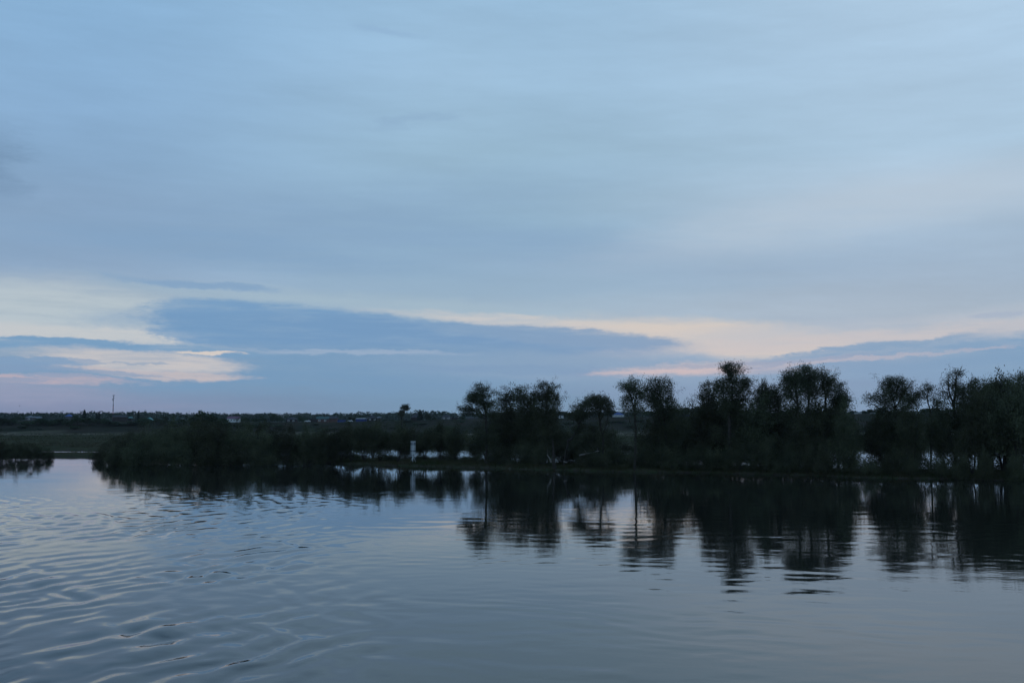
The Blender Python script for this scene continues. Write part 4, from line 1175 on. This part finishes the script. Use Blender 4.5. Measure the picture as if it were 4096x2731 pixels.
for px in (30, 90, 260, 300, 520, 610, 700, 1130, 1260, 1310, 1345, 1390, 1450, 1540, 1570, 1600, 1630, 1660, 1690, 1720, 1760, 1800, 1850, 2230, 2280, 2330, 2380, 2440, 2480, 2520, 2560, 2600, 3420, 3440, 3460, 3480, 3510, 3700, 3720, 3745):
    far_tree('bush', px, SR.uniform(690, 745), SR.uniform(26, 60), SR.uniform(1698, 1712), 'small slope bush ' + where(px, TERR, 'below'), BSG, 'slope_bush', 'bush')
# the two-tiered tree
tree('garden_tree', 'two-tiered open tree standing alone against the sky above the tiny shed', 700,
     [(1362, 530), (1368, 470), (1385, 410), (1400, 370)],
     [(1408, 342, 40, 16), (1375, 372, 24, 14), (1446, 385, 26, 18), (1425, 365, 36, 20), (1342, 420, 22, 16), (1385, 428, 30, 20), (1350, 440, 30, 20), (1372, 470, 36, 24)], (1200, 1520, 3.36), 190, 13, 0.26, 0.42, 0.035, droop=0.1, skirt=0.25, sparse=0.1)

fr = np.random.default_rng(77)
C_ = []
for row, k in ((1750, 560), (1900, 640), (2080, 640), (2300, 560)):
    for i in range(k):
        Y = row + fr.uniform(-70, 70); X = fr.uniform(-0.62, 0.62) * Y
        px = float(slope_px(X, Y)); z = float(ground(X, Y))
        hh = (16.0 + 2.2 * float(vnoise(np.array(X / 45), np.array(Y / 300), 61)) + fr.uniform(-1.6, 1.2)) * (1 - 0.25 * float(sstep(2300, 3300, np.array(px))))
        w_ = fr.uniform(5, 10)
        q = 60
        d = fr.normal(0, 1, (q, 3)); d /= np.linalg.norm(d, axis=1, keepdims=True)
        C_.append(np.array((X, Y, z + hh * 0.5)) + d * np.array((w_, w_, hh * 0.5)) * fr.uniform(0.6, 1.0, (q, 1)))
kind(obj('distant_woods', leaf_mesh('distant_woods', np.concatenate(C_), M['forest'], fr, 1.35, 0.0, 1.3)), 'stuff')

# ------------------------------------------------------------------ the striped river sign
p = at(1652, 1851, 181); zb = float(ground(p.x, 181))
sg = thing('river_sign', 'white slatted river sign on a braced post on the grassy strip', 'sign', (p.x, 181, zb), 0.06)
mpp = 181 / F
top, bot = at(1652, 1763, 181).z - zb, at(1652, 1824, 181).z - zb
hw = 9.6 * mpp
NS = 18
pitch = (top - bot) / NS
sl = MB().box(-hw, hw, -0.02, 0.02, -pitch * 0.27, pitch * 0.27)
slm = mesh_of('slat', sl.v, sl.f, M['slat']); sld = mesh_of('slat', sl.v, sl.f, M['stain'])
for i in range(NS):
    o = obj('slat', sld if i in (1, 5, 6, 13, 14, 15) else slm, sg, (SR.uniform(-0.006, 0.006), 0, bot + pitch * (i + 0.5)))
    o.rotation_euler.y = SR.uniform(-0.012, 0.012)
for s_ in (-1, 1):
    MB().box(s_ * hw * 0.82 - 0.03, s_ * hw * 0.82 + 0.03, 0.025, 0.08, bot - 0.02, top + 0.02).build('side_rail', M['greywood'], sg)
MB().tube((-0.08, 0.05, -0.5), (0.0, 0.12, top * 0.95), 0.085, 0.07, 10).build('post', M['slat'], sg)
for s_ in (-1, 1):
    MB().tube((s_ * 0.62, 0.2, -0.2), (s_ * 0.06, 0.1, bot - 0.12), 0.035, 0.035, 6).build('brace', M['slat'], sg)

# ------------------------------------------------------------------ dead wood along the bank
def dead_trunk(name, label, pts, Y, r0, r1, m, twigs=0, cat='dead tree'):
    rng = np.random.default_rng(int(pts[0][0]))
    q = [at(a, b, Y + dy) for a, b, dy in pts]
    o = thing(name, label, cat, tuple(q[0]))
    mb = MB(); k = len(q) - 1
    for i in range(k):
        fa, fb = r0 + (r1 - r0) * i / k, r0 + (r1 - r0) * (i + 1) / k
        mb.tube(q[i] - q[0], q[i + 1] - q[0] + (q[i + 1] - q[i]).normalized() * fb * 0.3, fa, fb, 9)
    for v in range(len(mb.v)): mb.v[v] = tuple(np.array(mb.v[v]) + rng.normal(0, r0 * 0.08, 3))
    mb.build('trunk', M[m], o)
    for i in range(twigs):
        a = q[0] + (q[-1] - q[0]) * rng.uniform(0.3, 0.95) - q[0]
        b = a + Vector(rng.normal(0, 0.6, 3)) + Vector((0, 0, 0.5))
        MB().tube(a, a + (b - a) * 0.5 + Vector((0, 0, 0.08)), r1 * 0.45, r1 * 0.3, 5).tube(a + (b - a) * 0.5 + Vector((0, 0, 0.08)), b, r1 * 0.3, r1 * 0.12, 5).build('branch', M[m], o)
    return o


dead_trunk('broken_trunk', 'tall broken spike of a dead trunk beside the clump with the domed top', [(2218, 1872, 0), (2214, 1820, 0.1), (2213, 1785, 0.1), (2210, 1757, 0.2)], 163, 0.30, 0.06, 'bark', 2)
dead_trunk('split_stump', 'pale barkless split stump leaning at the foot of the broken spike', [(2204, 1848, 0), (2199, 1833, 0), (2189, 1819, 0.2)], 162, 0.13, 0.05, 'palewood', 1, 'stump')
dead_trunk('fallen_trunk', 'pale fallen trunk propped up in the brush below the slender willow', [(2318, 1820, 0), (2352, 1814, 0.6), (2395, 1803, 1.2)], 163, 0.13, 0.08, 'palewood', 3, 'fallen trunk')
dead_trunk('fallen_trunk', 'dark fallen trunk lying over the backwater at the foot of the umbrella-crowned willow', [(3490, 1881, 0), (3540, 1878, 0.3), (3590, 1876, 0.6), (3690, 1875, 1.0)], 163, 0.16, 0.10, 'bark', 3, 'fallen trunk')
dead_trunk('fallen_trunk', 'short pale log on the grass among the crowded lower shrubs', [(2255, 1845, 0), (2268, 1849, 0.2)], 160, 0.10, 0.08, 'palewood', 0, 'log')
dead_trunk('fallen_trunk', 'dark drift trunk in the backwater behind the leaning willow', [(3960, 1884, 0), (4010, 1880, 0.6), (4080, 1877, 1.2)], 158, 0.13, 0.08, 'bark', 3, 'fallen trunk')
dead_trunk('slanting_trunk', 'dark slanting dead limb between the full-crowned willow and the fluffy one', [(2700, 1880, 0), (2738, 1868, 0.4), (2790, 1856, 0.8)], 160, 0.15, 0.07, 'bark', 3, 'fallen trunk')

# ------------------------------------------------------------------ grass and reeds on the strip of bank
gg = np.random.default_rng(88)
k = 90000
px = np.concatenate([gg.uniform(-300, 4400, k), gg.uniform(1500, 4300, k // 2)])
a, b = shore(px), shore_back(px)
f = gg.random(len(px)) ** 1.3
Y = a + (b - a) * f
X = (px - W / 2) / (F * cp) * Y
z = ground(X, Y)
ok = z > 0.02
X, Y, z = X[ok], Y[ok], z[ok]
tall = 0.32 + 0.22 * vnoise(X / 3, Y / 3, 71) + 0.2 * np.maximum(0, vnoise(X / 11, Y / 6, 72))
tall = tall + 0.25 * np.exp(-((Y - shore(slope_px(X, Y))) / 1.3) ** 2) * (0.6 + vnoise(X / 1.7, Y / 1.7, 73))
tall = tall * (1 - 0.65 * (1 - sstep(380, 520, slope_px(X, Y))))
tall = np.maximum(0.07, tall) * gg.uniform(0.5, 1.2, len(X))
ang = gg.uniform(0, 6.28, len(X)); lean = gg.normal(0, 0.35, (len(X), 2)) * tall[:, None]
wd = gg.uniform(0.012, 0.03, len(X)) * 1.6
v = np.stack([np.stack([X - wd * np.cos(ang), Y - wd * np.sin(ang), z - 0.03], 1), np.stack([X + wd * np.cos(ang), Y + wd * np.sin(ang), z - 0.03], 1),
              np.stack([X + lean[:, 0], Y + lean[:, 1], z + tall], 1)], 1).reshape(-1, 3)
kind(obj('bank_grass', mesh_of('bank_grass', v, np.arange(len(X) * 3).reshape(-1, 3), M['grass'])), 'stuff')

# last year's dry stems standing in the backwater behind the strip
k = 15000
px = np.concatenate([gg.uniform(1270, 2020, k), gg.uniform(3360, 4250, k // 2), gg.uniform(2150, 2700, k // 3)])
bk = shore_back(px)
Y = bk + gg.random(len(px)) ** 1.6 * 26 - 1.0
X = (px - W / 2) / (F * cp) * Y
keep = (vnoise(X / 2.2, Y / 5, 91) + 0.5 * vnoise(X / 0.8, Y / 2, 92)) > -0.12
X, Y, px = X[keep], Y[keep], px[keep]
hgt = gg.uniform(0.35, 1.5, len(X)) * (0.75 + 0.4 * vnoise(X / 5, Y / 5, 93)); ang = gg.uniform(0, 6.28, len(X)); wd = gg.uniform(0.012, 0.034, len(X))
lean = gg.normal(0, 0.22, (len(X), 2)) * hgt[:, None]; z = np.full(len(X), -0.1)
v = np.stack([np.stack([X - wd * np.cos(ang), Y - wd * np.sin(ang), z], 1), np.stack([X + wd * np.cos(ang), Y + wd * np.sin(ang), z], 1),
              np.stack([X + lean[:, 0], Y + lean[:, 1], z + hgt], 1)], 1).reshape(-1, 3)
kind(obj('dry_reeds', mesh_of('dry_reeds', v, np.arange(len(X) * 3).reshape(-1, 3), M['deadwood'])), 'stuff')

# tussocks and dry stems on the meadow beyond the backwater
k = 26000
Y = 290 + 390 * gg.random(k) ** 1.25
X = gg.uniform(-0.56, 0.56, k) * Y
keep = (vnoise(X / 14, Y / 30, 81) + 0.6 * vnoise(X / 4, Y / 9, 82)) > -0.1
X, Y = X[keep], Y[keep]; z = ground(X, Y)
ok = z > 0.15; X, Y, z = X[ok], Y[ok], z[ok]
C_ = np.stack([X, Y, z + 0.2], 1)
C_ = np.repeat(C_, 3, 0) + gg.normal(0, 0.35, (len(C_) * 3, 3)) * np.array((1.3, 1.3, 0.35))
kind(obj('meadow_grass', leaf_mesh('meadow_grass', C_, M['meadow'], gg, 0.34, -0.9, 3.0)), 'stuff')

# ------------------------------------------------------------------ evening air between here and the far woods
hz = MB().box(-3400, 3400, -70, 3100, -3.0, 60.0).build('haze', None)
hz.data.materials.clear()
hm = bpy.data.materials.new('evening_haze'); hm.use_nodes = True
hn = hm.node_tree; hn.nodes.clear()
pv = hn.nodes.new('ShaderNodeVolumePrincipled'); pv.inputs['Color'].default_value = (0.86, 0.90, 0.95, 1); pv.inputs['Density'].default_value = 0.00004
ho = hn.nodes.new('ShaderNodeOutputMaterial'); hn.links.new(pv.outputs[0], ho.inputs['Volume'])
hz.data.materials.append(hm)
kind(hz, 'stuff')
